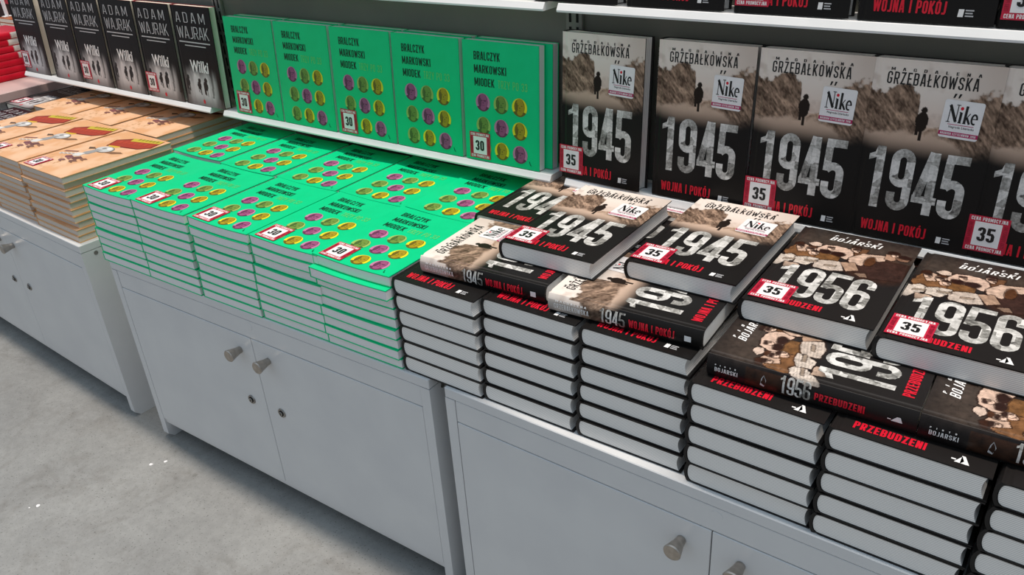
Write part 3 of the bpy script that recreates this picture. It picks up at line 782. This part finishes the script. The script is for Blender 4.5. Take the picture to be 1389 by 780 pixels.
def draw56(b, fn, sp):
    w, d = W5, D5
    Y = lambda t: (1-t)*d
    ctext(b, fn, 'PIOTR', 0.32*w, Y(0.066), 0.70*w, Y(0.048), 'white_ink', 0.0003, 0.4, 3.0, 0.3)
    ctext(b, fn, 'BOJARSKI', 0.305*w, Y(0.125), 0.715*w, Y(0.078), 'white_ink', 0.0003, 0.32, 0.34, 0.25)
    digits(b, fn, '1956', 0.10*w, Y(0.868), 0.86*w, Y(0.518), 'collage', 0.0003, 0.33, 0.08)
    ctext(b, fn, 'PRZEBUDZENI', 0.15*w, Y(0.958), 0.60*w, Y(0.905), 'red_ink', 0.0003, 0.4, 0.22)
    A = 0.80*w; B = Y(0.968)
    b.poly(fn, [(A-0.004, B), (A+0.0015, B), (A+0.004, B+0.004), (A+0.0015, B+0.011), (A-0.0005, B+0.011), (A+0.0005, B+0.003)][:4], 'white_ink', 0.0003)
    b.poly(fn, [(A+0.001, B), (A+0.009, B), (A+0.004, B+0.012), (A+0.001, B+0.012)], 'white_ink', 0.0003)
    b.poly(fn, rectp(A-0.007, B+0.003, A-0.003, B+0.005), 'white_ink', 0.0003)
    S = lambda a, c, l: sp(d-a*d, c, l)
    ctext(b, S, 'PIOTR', 0.045, 0.62, 0.155, 0.68, 'white_ink', 0.0009, 0.4, 3.0)
    ctext(b, S, 'BOJARSKI', 0.045, 0.36, 0.165, 0.55, 'white_ink', 0.0009, 0.32, 0.34)
    b.poly(S, [(0.28, 0.30), (0.30, 0.25), (0.31, 0.55), (0.295, 0.75), (0.285, 0.6)], 'grey_ink', 0.0003)
    digits(b, S, '1956', 0.375, 0.22, 0.525, 0.95, 'collage', 0.0009, 0.31, 0.10)
    ctext(b, S, 'PRZEBUDZENI', 0.545, 0.36, 0.775, 0.66, 'red_ink', 0.0009, 0.4, 0.22)
    b.poly(S, [(0.89, 0.42), (0.94, 0.42), (0.93, 0.62), (0.915, 0.62)], 'white_ink', 0.0009)
    b.poly(S, rectp(0.875, 0.46, 0.89, 0.50), 'white_ink', 0.0009)

KIT = {}
def kit(key, cover_mb, pages_mb):
    a = cover_mb.build('cover'); c = pages_mb.build('page_block')
    KIT[key] = [a.data, c.data]
    bpy.data.objects.remove(a); bpy.data.objects.remove(c)
kit('h45', hardcover_cover(W4, D4, T4, art_ruins, 0.0009, draw45), hardcover_pages(W4, D4, T4))
kit('h56', hardcover_cover(W5, D5, T5, art_crowd, 0.0009, draw56), hardcover_pages(W5, D5, T5))

WW, DW, TW = 0.146, 0.217, 0.019
def draw_wood(b, fn, sp):
    w, d = WW, DW; Y = lambda t: (1-t)*d
    ctext(b, fn, 'ADAM', 0.13*w, Y(0.165), 0.86*w, Y(0.065), 'grey_ink', 0.0003, 0.17, 0.75)
    ctext(b, fn, 'WAJRAK', 0.12*w, Y(0.32), 0.90*w, Y(0.20), 'grey_ink', 0.0003, 0.17, 0.22)
    b.poly(fn, rectp(0.12*w, Y(0.362), 0.90*w, Y(0.350)), 'grey_ink', 0.0003); b.poly(fn, rectp(0.25*w, Y(0.396), 0.78*w, Y(0.386)), 'grey_ink', 0.0003)
    text(b, fn, 'Wilki', 0.29*w, Y(0.655), 0.75*w, Y(0.535), 'white_ink', 0.0003, 0.03, 0.1)
    b.poly(fn, ell(0.5*w, Y(0.955), 0.004, 0.005, 10), 'red_ink', 0.0003)
kit('wood', hardcover_cover(WW, DW, TW, art_wood, 0.0018, draw_wood, 'black', 'red_cover'), hardcover_pages(WW, DW, TW, 'pages_cream'))

# ------------------------------------------------------------------ paperbacks
WG, DG, TG = 0.156, 0.2025, 0.01748
CT = 0.0015
def sag_fn(k0, A):
    return lambda x: -A*k0*(0.75*math.sin(math.pi*min(1, max(0, x/WG)))+0.5*(x/WG)**2)
def portrait(b, fn, cx, cy, r, kind, face):
    L_, Mi, Dk = kind+'_light_ink', kind+'_mid_ink', kind+'_dark_ink'
    b.poly(fn, ell(cx, cy, r, r, 28), L_, 0.0004)
    cnt = [0]
    def E(x, y, rx, ry, m_, l):
        cnt[0] += 1
        b.poly(fn, ell(cx+x*r, cy+y*r, rx*r, ry*r, 16), m_, 0.0004+l+0.000005*cnt[0])
    sh = [(cx+r*math.cos(a), cy+r*math.sin(a)) for a in np.linspace(math.radians(212), math.radians(328), 10)]
    b.poly(fn, [(cx-0.50*r, cy-0.40*r)]+sh+[(cx+0.50*r, cy-0.40*r)], Dk, 0.00046)
    E(0, 0.10, 0.70, 0.86, Dk, 0.00010)
    E(0.05, 0.06, 0.60, 0.78, Mi, 0.00014)
    E(0.04, -0.52, 0.40, 0.34, Mi, 0.00014)
    E(-0.36, 0.02, 0.16, 0.52, Dk, 0.00018); E(0.04, 0.80, 0.40, 0.14, Mi, 0.00020)
    for q in (-1, 1): E(0.05+q*0.26, 0.20, 0.17 if face == 0 else 0.13, 0.09 if face == 0 else 0.05, Dk, 0.00024)
    E(0.05, -0.04, 0.07, 0.10, Dk, 0.00024)
    if face == 0: b.poly(fn, rectp(cx-0.40*r, cy+0.21*r, cx+0.50*r, cy+0.26*r), Dk, 0.00066)
    if face == 1: E(0.05, -0.24, 0.26, 0.06, Dk, 0.00024)
    else: E(0.05, -0.32, 0.17, 0.035, Dk, 0.00024)
def draw_green(b, fn):
    w, d = WG, DG; Y = lambda t: (1-t)*d
    ctext(b, fn, 'BRALCZYK', 0.155*w, Y(0.152), 0.505*w, Y(0.085), 'green_ink', 0.0004, 0.32, 0.24)
    ctext(b, fn, 'MARKOWSKI', 0.155*w, Y(0.258), 0.585*w, Y(0.192), 'green_ink', 0.0004, 0.32, 0.24)
    ctext(b, fn, 'MIODEK', 0.155*w, Y(0.364), 0.425*w, Y(0.298), 'green_ink', 0.0004, 0.32, 0.24)
    ctext(b, fn, 'TRZY PO 33', 0.475*w, Y(0.364), 0.855*w, Y(0.300), 'lime_ink', 0.0004, 0.22, 0.4)
    ks = [['pink', 'olive', 'yellow'], ['olive', 'pink', 'yellow'], ['olive', 'yellow', 'pink']]
    fc = [[0, 1, 2], [1, 0, 2], [1, 2, 0]]
    for r in range(3):
        for c in range(3):
            portrait(b, fn, (0.262+0.245*c)*w, Y(0.497+0.1955*r), 0.0152, ks[r][c], fc[r][c])
    x, y = 0.885*w, Y(0.965)
    b.poly(fn, [(x, y), (x+0.0012, y), (x-0.0015, y+0.007), (x-0.0027, y+0.007)], 'green_ink', 0.0004)
    b.poly(fn, [(x+0.0018, y-0.001), (x+0.0026, y-0.001), (x+0.0018, y+0.003)], 'green_ink', 0.0004)
def paperback_cover(w, d, t, mat, f0, f1, draw=None, crease=True):
    """limp cover: two sheets joined by a flat spine; f0/f1 bend the lower and the upper side"""
    b = MB(); n = 26
    xs = [w*i/n for i in range(n+1)]
    lo = [(x, f0(x)) for x in xs]; hi = [(x, t+f1(x)) for x in xs]
    loi = [(max(x, CT), z+CT) for x, z in lo]; hii = [(max(x, CT), z-CT) for x, z in hi]
    loop = hi[::-1]+lo+loi[::-1]+hii   # fore-edge top -> spine -> fore-edge bottom -> inside
    P = np.array([[(x, y, z) for x, z in loop+[loop[0]]] for y in (0, d)])
    b.grid(P, mat)
    for y in (0, d):
        for A, B in ((hi, hii), (lo, loi)):
            b.grid(np.array([[(x, y, z) for x, z in A], [(x, y, z) for x, z in B]]), mat)
        b.add([(0, y, lo[0][1]), (CT, y, loi[0][1]), (CT, y, hii[0][1]), (0, y, hi[0][1])], [(0, 1, 2, 3)], mat)
    if draw: draw(b, lambda x, y, l: (x, y, t+f1(x)+l))
    return b
def paperback_pages(w, d, t, mat, f0, f1, ins=0.0007):
    b = MB(); n = 26
    xs = [CT+0.0002+(w-ins-CT-0.0002)*i/n for i in range(n+1)]
    G = lambda y, o: [[(x, y, f0(x)+CT) for x in xs], [(x, y, t+f1(x)-CT) for x in xs]]
    b.grid(np.array(G(ins, 0)), mat); b.grid(np.array(G(d-ins, 0)), mat)
    b.grid(np.array([[(x, y, t+f1(x)-CT) for x in xs] for y in (ins, d-ins)]), mat)
    b.grid(np.array([[(x, y, f0(x)+CT) for x in xs] for y in (ins, d-ins)]), mat)
    for x in (xs[0], xs[-1]):
        b.add([(x, ins, f0(x)+CT), (x, d-ins, f0(x)+CT), (x, d-ins, t+f1(x)-CT), (x, ins, t+f1(x)-CT)], [(0, 1, 2, 3)], mat)
    return b
NG = 9
SAG = 0.0036
for k in range(NG):
    f0, f1 = sag_fn(k/NG, SAG), sag_fn((k+1)/NG, SAG)
    kit('g%d' % k, paperback_cover(WG, DG, TG, 'green', f0, f1, draw_green if k == NG-1 else None), paperback_pages(WG, DG, TG, 'pages_soft', f0, f1))
zero = lambda x: 0.0
kit('gflat', paperback_cover(WG, DG, TG, 'green', zero, zero, draw_green), paperback_pages(WG, DG, TG, 'pages_soft', zero, zero))

# album with a printed picture
WA, DA, TA = 0.190, 0.248, 0.0143
def draw_album(b, fn):
    w, d = WA, DA; Y = lambda t: (1-t)*d
    n = 60; U, T = np.meshgrid(np.linspace(0, 1, 48), np.linspace(0, 1, n))
    P = np.stack([U*w, (1-T)*d, np.zeros_like(U)+TA+0.0002], -1)
    b.grid(P, 'print_matt', art_album(U, T))
    C_ = lambda c: lin(c)
    cnt = [0]
    def p(pts, c, l):
        cnt[0] += 1
        b.poly(fn, [(x*w, Y(y)) for x, y in pts], 'print_matt', l+0.000003*cnt[0], np.array(C_(c)))
    # title block: two rows of chunky red letters with yellow edges
    p([(0.27, 0.20), (0.45, 0.10), (0.92, 0.02), (0.985, 0.19), (0.86, 0.27), (0.36, 0.345)], '6d2418', 0.0004)
    p([(0.295, 0.205), (0.47, 0.125), (0.91, 0.05), (0.965, 0.185), (0.85, 0.255), (0.375, 0.325)], 'a63a26', 0.0006)
    p([(0.44, 0.10), (0.91, 0.022), (0.935, 0.085), (0.49, 0.165)], 'c7b23a', 0.0007)
    for k in range(6): p([(0.53+0.06*k, 0.078-0.007*k), (0.565+0.06*k, 0.074-0.007*k), (0.575+0.06*k, 0.11-0.007*k), (0.545+0.06*k, 0.116-0.007*k)], '8d7d20', 0.0008)
    for k in range(7): p([(0.375+0.08*k, 0.20-0.012*k), (0.43+0.08*k, 0.19-0.012*k), (0.435+0.08*k, 0.24-0.012*k), (0.385+0.08*k, 0.25-0.012*k)], 'b8452c', 0.0008)
    p(ell(0.47, 0.31, 0.11, 0.035, 18), 'd8b13a', 0.0004)
    # plain grey-white cloud and brown shapes in the middle of the picture
    p(ell(0.50, 0.415, 0.15, 0.072, 20), '6d6a66', 0.0005); p(ell(0.49, 0.41, 0.135, 0.063, 20), 'c9c8c6', 0.0006)
    p(ell(0.54, 0.385, 0.04, 0.02, 12), 'f0efec', 0.0007); p(ell(0.46, 0.40, 0.03, 0.02, 12), '8a8886', 0.0007)
    p([(0.62, 0.43), (0.78, 0.385), (0.86, 0.40), (0.74, 0.455), (0.60, 0.465)], '8a6547', 0.0005)
    p([(0.40, 0.44), (0.50, 0.43), (0.47, 0.56), (0.38, 0.60), (0.35, 0.54)], '9b9a99', 0.0006)
    p([(0.30, 0.58), (0.42, 0.56), (0.44, 0.63), (0.33, 0.66)], 'dcdad6', 0.0007)
    p([(0.22, 0.44), (0.30, 0.42), (0.36, 0.44), (0.28, 0.475)], '5b4636', 0.0005)
    for (x, y, s, c) in ((0.34, 0.68, 0.07, '7a4a50'), (0.42, 0.70, 0.06, '8d5b58'), (0.50, 0.67, 0.09, '6d4640'), (0.38, 0.76, 0.06, '7f5450'), (0.55, 0.73, 0.07, '7a5546'), (0.62, 0.66, 0.06, '8a6048')):
        p([(x-s, y), (x-0.2*s, y-0.5*s), (x+s, y-0.25*s), (x+0.3*s, y+0.1*s), (x+0.8*s, y+0.45*s), (x-0.4*s, y+0.35*s)], c, 0.0007)
    for k in range(4): p(ell(0.12+0.055*k, 0.66-0.015*k, 0.028, 0.022, 10), 'd8cfc6', 0.0006); p(ell(0.12+0.055*k, 0.66-0.015*k, 0.014, 0.010, 8), '9c8f86', 0.0007)
    p([(0.08, 0.60), (0.26, 0.55), (0.27, 0.57), (0.09, 0.625)], '8a5a50', 0.0006)
def album_mats():
    a = paperback_cover(WA, DA, TA, 'album_card', zero, zero, draw_album)
    return a
kit('album', album_mats(), paperback_pages(WA, DA, TA, 'pages_album', zero, zero, 0.0012))

# ------------------------------------------------------------------ placing books
def book(key, name, label, loc, rot=(0, 0, 0), group=None, price=None, award=False, sticker_at=None):
    o = bpy.data.objects.new(name, None); o.empty_display_size = 0.04
    COL.objects.link(o); o.location = loc; o.rotation_euler = rot
    tag(o, label, 'book', group)
    for nm, me in zip(('cover', 'page_block'), KIT[key]):
        c = bpy.data.objects.new(nm, me); COL.objects.link(c); c.parent = o
    fn = {'h45': (lambda x, y, l: (x, y, T4+l)), 'h56': (lambda x, y, l: (x, y, T5+l)), 'wood': (lambda x, y, l: (x, y, TW+l)),
          'gflat': (lambda x, y, l: (x, y, TG+l)), 'album': (lambda x, y, l: (x, y, TA+0.0006+l)), 'g8': (lambda x, y, l: (x, y, TG+sag_fn(1.0, SAG)(x)+l))}.get(key)
    def dup_part(cache, make):
        if cache not in KIT:
            s = make(); KIT[cache] = s.data; lb = s['label']; KIT[cache+'_label'] = lb
            return
        c = bpy.data.objects.new(cache.split('|')[0], KIT[cache]); COL.objects.link(c); c.parent = o; c['label'] = KIT[cache+'_label']
    if price:
        px, py = sticker_at or (0.035, 0.008)
        dup_part('price_sticker|%s|%s|%s' % (key, price, px), lambda: price_sticker(o, price, fn, px, py))
    if award:
        dup_part('award_sticker|'+key, lambda: award_sticker(o, fn, W4, D4))
    return o
ORD = ['topmost', 'second', 'third', 'fourth', 'fifth', 'sixth', 'seventh', 'eighth', 'ninth', 'tenth']
CNT = ['leftmost', 'second', 'third', 'fourth', 'fifth', 'sixth']
def which(i, n): return 'rightmost' if i == n-1 else ('leftmost' if i == 0 else ['', 'second-from-left', 'third-from-left', 'fourth-from-left'][i])
E_ = 0.00015
rj = lambda a: random.uniform(-a, a)

# green paperbacks on the cabinet ------------------------------------------------
def place_green(row, i, x, y, ztot, lean, n, xt):
    for k in range(NG):
        top = k == NG-1
        fr = k/(NG-1.0)
        px = x+(xt-x)*fr; py = y+lean*fr
        w_ = which(i, 5)
        if not top: px += rj(0.0014); py += rj(0.0022)
        if row == 'front' and i == 4 and k == NG-2: py -= 0.013
        pos = '%s %s green stack' % (w_, row)
        if top:
            lab = 'green paperback with %sportraits, topmost of the %s' % ('price sticker and ' if row == 'front' else '', pos)
        else: lab = 'green paperback, %s from the top in the %s' % (ORD[NG-1-k], pos)
        sc = ztot/(NG*TG)
        book('g%d' % k, 'paperback_book', lab, (px, py, H+E_+k*(TG*sc)), (0, 0, GR*0.9+(0 if top else rj(0.006))), 'green paperbacks stacked on the cabinet',
             price='30' if (top and row == 'front') else None, sticker_at=(0.010, 0.004))
gl = [-0.012, 0.1445, 0.3055, 0.4650, 0.6215]
gt = [-0.0085, 0.1490, 0.3160, 0.4780, 0.6235]
gz = [0.1595]*5
for i in range(5):
    place_green('front', i, gl[i], GY+0.001+gl[i]*GR, gz[i], 0.0, 5, gt[i])
bl = [-0.036, 0.1340, 0.3030, 0.4680, 0.6250]
by = [0.1950, 0.1895, 0.1925, 0.1970, 0.2015]
for i in range(5):
    place_green('back', i, bl[i], by[i]-0.002, 0.1595, 0.0, 5, bl[i])

# ruined-street hardcovers -----------------------------------------------------------------
G45 = 'black ruined-street hardcovers'
F45 = [0.7790, 0.9270, 1.0775]
for i in range(3):
    for k in range(6):
        jx = 0 if k == 5 else rj(0.0010)
        lab = 'black ruined-street hardcover, %s in their %s front stack' % ('topmost' if k == 5 else ORD[5-k]+' from the top', ['left', 'middle', 'right'][i])
        book('h45', 'hardcover_book', lab, (F45[i]+jx+(0.0022 if i == 0 else 0.0)*k/5, [0.0045, 0.0086, 0.0105][i]+[-0.0007, 0.0020, 0.0024][i]*k+rj(0.0008)*(k < 5), H+E_+k*(T4+E_)), (0, 0, 0.016+(0 if k == 5 else rj(0.004))), G45)
        if i == 0 and k == 0: pass
B45 = [0.7800, 0.9350, 1.0830]
ORDB = ['lowest', 'second from the bottom', 'third from the bottom', 'fourth from the bottom', 'fifth from the bottom', 'sixth from the bottom']
for i in range(3):
    for k in range(6):
        book('h45', 'hardcover_book', 'black ruined-street hardcover hidden in the %s back stack, %s' % (['left', 'middle', 'right'][i], ORDB[k]), (B45[i], 0.252, H+E_+k*(T4+E_)), (0, 0, 0.0), G45)
ztop = H+E_+6*(T4+E_)
L7 = ['black ruined-street hardcover face up at the back, beside the green books and partly covered',
      'black ruined-street hardcover between the two top books, only its prize sticker showing',
      'black ruined-street hardcover under the right top book, almost covered']
for i, (x, y) in enumerate(((0.7835, 0.1880), (0.9360, 0.1905), (1.0850, 0.1905))):
    book('h45', 'hardcover_book', L7[i], (x, y, ztop), (0, 0, 0.012), G45, award=True)
# two turned with the spine to the front
book('h45', 'hardcover_book', 'black ruined-street hardcover lying spine to the front, next to the green stacks', (1.0150, 0.0425, ztop), (0, 0, math.pi/2+0.058), G45, award=True).scale = (1, 0.89, 1)
book('h45', 'hardcover_book', 'black ruined-street hardcover lying spine to the front, above the right front ruined-street stack', (1.2290, 0.0450, ztop), (0, 0, math.pi/2+0.060), G45, award=True).scale = (1, 0.89, 1)
z8 = ztop+T4+E_
book('h45', 'hardcover_book', 'black ruined-street hardcover with price and prize stickers lying on top, left one of two', (0.9125, 0.0835, z8), (0, 0, 0.028), G45, price='35', award=True, sticker_at=(0.0045, 0.0085))
book('h45', 'hardcover_book', 'black ruined-street hardcover with price and prize stickers lying on top, right one of two', (1.0870, 0.1165, z8), (0, 0, 0.023), G45, price='35', award=True, sticker_at=(0.0045, 0.0085))

# 1956 hardcovers -----------------------------------------------------------------
G56 = 'black newspaper-crowd hardcovers'
F56 = [1.2320, 1.3840, 1.5365]
for i in range(3):
    for k in range(5):
        lab = 'black newspaper-crowd hardcover, %s in their %s front stack' % ('topmost' if k == 4 else ORD[4-k]+' from the top', ['left', 'middle', 'right'][i])
        book('h56', 'hardcover_book', lab, (F56[i]+(0 if k == 4 else rj(0.0006)-0.0008*(4-k)*(i > 0)), 0.0050+rj(0.0015)*(k < 4), H+E_+k*(T5+E_)), (0, 0, 0.002+rj(0.002)*(k < 4)), G56)
for i in range(3):
    for k in range(5):
        book('h56', 'hardcover_book', 'black newspaper-crowd hardcover hidden in the %s back stack, %s' % (['left', 'middle', 'right'][i], ORDB[k]), ([1.236, 1.388, 1.540][i], 0.248, H+E_+k*(T5+E_)), (0, 0, 0.0), G56)
z5 = H+E_+5*(T5+E_)
book('h56', 'hardcover_book', 'black newspaper-crowd hardcover lying spine to the front, full spine in view', (1.4610, 0.0300, z5), (0, 0, math.pi/2+0.036), G56).scale = (1, 0.95, 1)
book('h56', 'hardcover_book', 'black newspaper-crowd hardcover lying spine to the front, cut by the right edge', (1.6780, 0.0350, z5), (0, 0, math.pi/2+0.030), G56).scale = (1, 0.95, 1)
for i in range(3):
    book('h56', 'hardcover_book', 'black newspaper-crowd hardcover hidden under the %s of the crowd books on top' % ['left', 'middle', 'right'][i], ([1.240, 1.392, 1.544][i], 0.1885, z5), (0, 0, 0.0), G56)
z6 = z5+T5+E_
book('h56', 'hardcover_book', 'black newspaper-crowd hardcover with 35 sticker on top, beside the ruined-street books', (1.2420, 0.1100, z6), (0, 0, 0.020), G56, price='35', sticker_at=(0.0075, 0.0085))
book('h56', 'hardcover_book', 'black newspaper-crowd hardcover with 35 sticker lying on top, at the right edge', (1.3940, 0.1045, z6), (0, 0, 0.012), G56, price='35', sticker_at=(0.0075, 0.0085))
book('h56', 'hardcover_book', 'black newspaper-crowd hardcover whose rounded spine just shows at the right edge', (1.5465, 0.1085, z6), (0, 0, 0.010), G56)

# books standing on the shelf ------------------------------------------------------
LEAN = math.radians(86.0)
def stand(key, name, label, x, y, z, t, group, lean=86.0, rz=0.0, **kw):
    """front cover faces the room: local y goes up, local z goes towards the room"""
    a = math.radians(lean)
    # the lower front edge sits at (y, z): shift back by the thickness
    oy = y+t*math.sin(a); oz = z+0.0002-0*t
    return book(key, name, label, (x, oy, oz), (a, 0, rz), group, **kw)
GS = 'green paperbacks standing on the shelf'
gx = [-0.0150, 0.1470, 0.3110, 0.4725, 0.6370]
for i, x in enumerate(gx):
    stand('gflat', 'paperback_book', '%s green paperback standing in front on the shelf%s' % (which(i, 5), ', with a 30 sticker' if i % 2 == 0 else ', without sticker'), x, 0.3525, ZS, TG, GS, 86.0,
          price='30' if i % 2 == 0 else None, sticker_at=(0.010, 0.004))
    stand('gflat', 'paperback_book', 'green paperback standing behind the %s front one on the shelf' % which(i, 5), x+0.0135, 0.3525+TG+0.0012, ZS+0.0002, TG, GS, 86.0)
S45 = 'ruined-street hardcovers standing on the shelf'
for i, x in enumerate([0.8350, 0.9975, 1.1455, 1.2880, 1.4290, 1.5770]):
    pr_ = '35' if i in (0, 2, 4) else None
    stand('h45', 'hardcover_book', ['leftmost', 'second', 'third', 'fourth', 'fifth', 'sixth'][i]+' ruined-street hardcover standing on the lower shelf%s' % (', with a 35 sticker' if pr_ else ', no price sticker'),
          x, 0.3525 if i else 0.3520, ZS, T4, S45, 86.3, rz=(0.0 if i else -0.03), price=pr_, award=True, sticker_at=(0.0005, 0.0085))
U45 = 'ruined-street hardcovers standing on the upper shelf'
for i, x in enumerate([0.7930, 0.9520, 1.1100, 1.2650, 1.4130, 1.5640]):
    pr_ = '30' if i in (2, 4) else None
    stand('h45', 'hardcover_book', ['leftmost', 'second', 'third', 'fourth', 'fifth', 'sixth'][i]+' ruined-street hardcover standing on the upper shelf%s' % (', with a 30 sticker' if pr_ else ''),
          x, 0.3530, 0.9066, T4, U45, 86.3, price=pr_, award=True, sticker_at=(0.0045, 0.0085))
WS = 'black wolf books standing on the shelf'
for i, x in enumerate([-0.985, -0.812, -0.661, -0.509, -0.357, -0.205]):
    pr_ = '30' if i in (0, 2, 4) else None
    stand('wood', 'hardcover_book', ['leftmost', 'second', 'third', 'fourth', 'fifth', 'rightmost'][i]+' black wolf book standing on the left shelf%s' % (', with a 30 sticker' if pr_ else ', no sticker'),
          x, 0.3525, ZS, TW, WS, 86.3, price=pr_, sticker_at=(0.0030, 0.0120))

# orange albums --------------------------------------------------------------------
GA = 'orange albums stacked on the left cabinet'
NA = 10
ax_ = [-0.3240, -0.5240, -0.7250]
def lrot(x, y): return (x, y+(x+0.124)*math.tan(lr))
for i, x in enumerate(ax_):
    for k in range(NA):
        top = k == NA-1
        px, py = lrot(x+(0 if top else rj(0.004)-(0.004 if k % 3 else 0)), 0.0-0.006)
        lab = 'orange album, %s in the %s front orange stack' % ('topmost' if top else ORD[NA-1-k]+' from the top', ['right', 'middle', 'left'][i])
        book('album', 'comic_album', lab, (px, py+(0 if top else rj(0.004)), H+E_+k*(TA+0.0001)), (0, 0, lr*0.6+(0 if top else rj(0.012))), GA, price='30' if top and i != 2 else None, sticker_at=(0.012, 0.006))
for i, x in enumerate([-0.395, -0.597, -0.797]):
    for k in range(NA):
        top = k == NA-1
        px, py = lrot(x+(0 if top else rj(0.002)), 0.258)
        py = min(py, 0.232) if False else py
        lab = 'orange album, %s in the %s back orange stack' % ('topmost' if top else ORD[NA-1-k]+' from the top', ['right', 'middle', 'left'][i])
        book('album', 'comic_album', lab, (px, 0.256+0.004*i, H+E_+k*(TA+0.0001)*0.985), (0, 0, 0.0), GA)
for r, (x, y) in enumerate(((-0.879, 0.030), (-0.952, 0.258))):
    for k in range(7):
        top = k == 6
        lab = 'black wolf book lying flat, %s in the %s flat wolf stack' % ('topmost' if top else ORD[6-k]+' from the top', ['front', 'back'][r])
        book('wood', 'hardcover_book', lab, (x, y, H+E_+k*(TW+E_)), (0, 0, 0.0), 'black wolf books lying flat', price='30' if top else None, sticker_at=(0.0030, 0.0120))

# neighbouring display with red books ----------------------------------------------
t = thing('display_table', 'pinkish display table beyond the left cabinet, carrying red books', 'table', (-2.35, 0.02, 0))
b = MB(); b.box(0, 0, 0.557, 1.33, 1.0, 0.582, 'pink_top', 0.002); b.build('table_top', t)
b = MB(); b.box(0.03, 0.03, 0.0, 1.30, 0.97, 0.5568, 'white_lacquer', 0.002); b.build('table_base', t)
WR, DR, TR = 0.15, 0.21, 0.0192
def art_red(u, t_):
    c = np.zeros(u.shape+(3,))+np.array(lin('cb142c'))
    n = fbm(u*8, t_*10, 80)
    k = (t_ < 0.27+0.05*(n-0.5)) & (t_ > 0.02)
    c = np.where(k[..., None], np.array(lin('e6dccf')), c)
    return np.where(((t_ < 0.10) & (n > 0.52))[..., None], np.array(lin('b01226')), c)
def draw_red(b, fn, sp):
    S = lambda a, c, l: sp(DR-a*DR, c, l)
    text(b, S, 'POWIE', 0.45, 0.35, 0.80, 0.65, 'label_dark_red', 0.0004)
    b.n = b.n
def draw_none(b, fn, sp): pass
kit('red', hardcover_cover(WR, DR, TR, art_red, 0.004, draw_none, 'red_cover'), hardcover_pages(WR, DR, TR, 'pages_cream'))
for k in range(7):
    book('red', 'hardcover_book', 'red book with pale head, %s in the red stack behind the wolf books' % ('topmost' if k == 6 else ORD[6-k]+' from the top'),
         (-1.17+rj(0.003), 0.475+0.012*(k % 3)+rj(0.004), 0.5822+k*(TR+E_)), (0, 0, math.pi), 'red books on the pinkish table') if False else \
    book('red', 'hardcover_book', 'red book with pale spine end, %s in the red stack' % ('topmost' if k == 6 else ORD[6-k]+' from the top'),
         (-1.165+rj(0.002), 0.262+[0.030, 0.026, 0.020, 0.006, 0.000, -0.010, 0.002][k], 0.5822+k*(TR+E_)), (math.pi, 0, math.pi) if False else (0, math.pi, 0), 'red books on the pinkish table')
for o in list(COL.objects):
    if o.get('group') == 'red books on the pinkish table': o.location.z += TR

kit('rust', paperback_cover(0.20, 0.22, 0.0143, 'rust', zero, zero, None), paperback_pages(0.20, 0.22, 0.0143, 'pages_cream', zero, zero))
for k in range(8):
    book('rust', 'paperback_book', 'rust-brown paperback, %s in the pile behind the red stack' % ('topmost' if k == 7 else ORD[7-k]+' from the top'),
         (-1.655+rj(0.002), 0.60+rj(0.002), 0.5822+k*0.0144), (0, 0, rj(0.01)), 'rust-brown paperbacks behind the red stack')
m = MB()
m.box(-1.655, 0.612, 0.6978, -1.632, 0.640, 0.7000, 'label_white'); m.box(-1.655, 0.624, 0.7000, -1.632, 0.628, 0.760, 'label_white', 0.0008)
tag(m.build('price_card'), 'white card standing on the rust-brown pile at the left edge', 'card')
m = MB(); m.box(-3.1, 1.175, 0.585, -2.60, 1.1995, 0.80, 'red_cover', 0.002)
tag(m.build('header_board'), 'red board on the dark wall in the upper left corner', 'board')
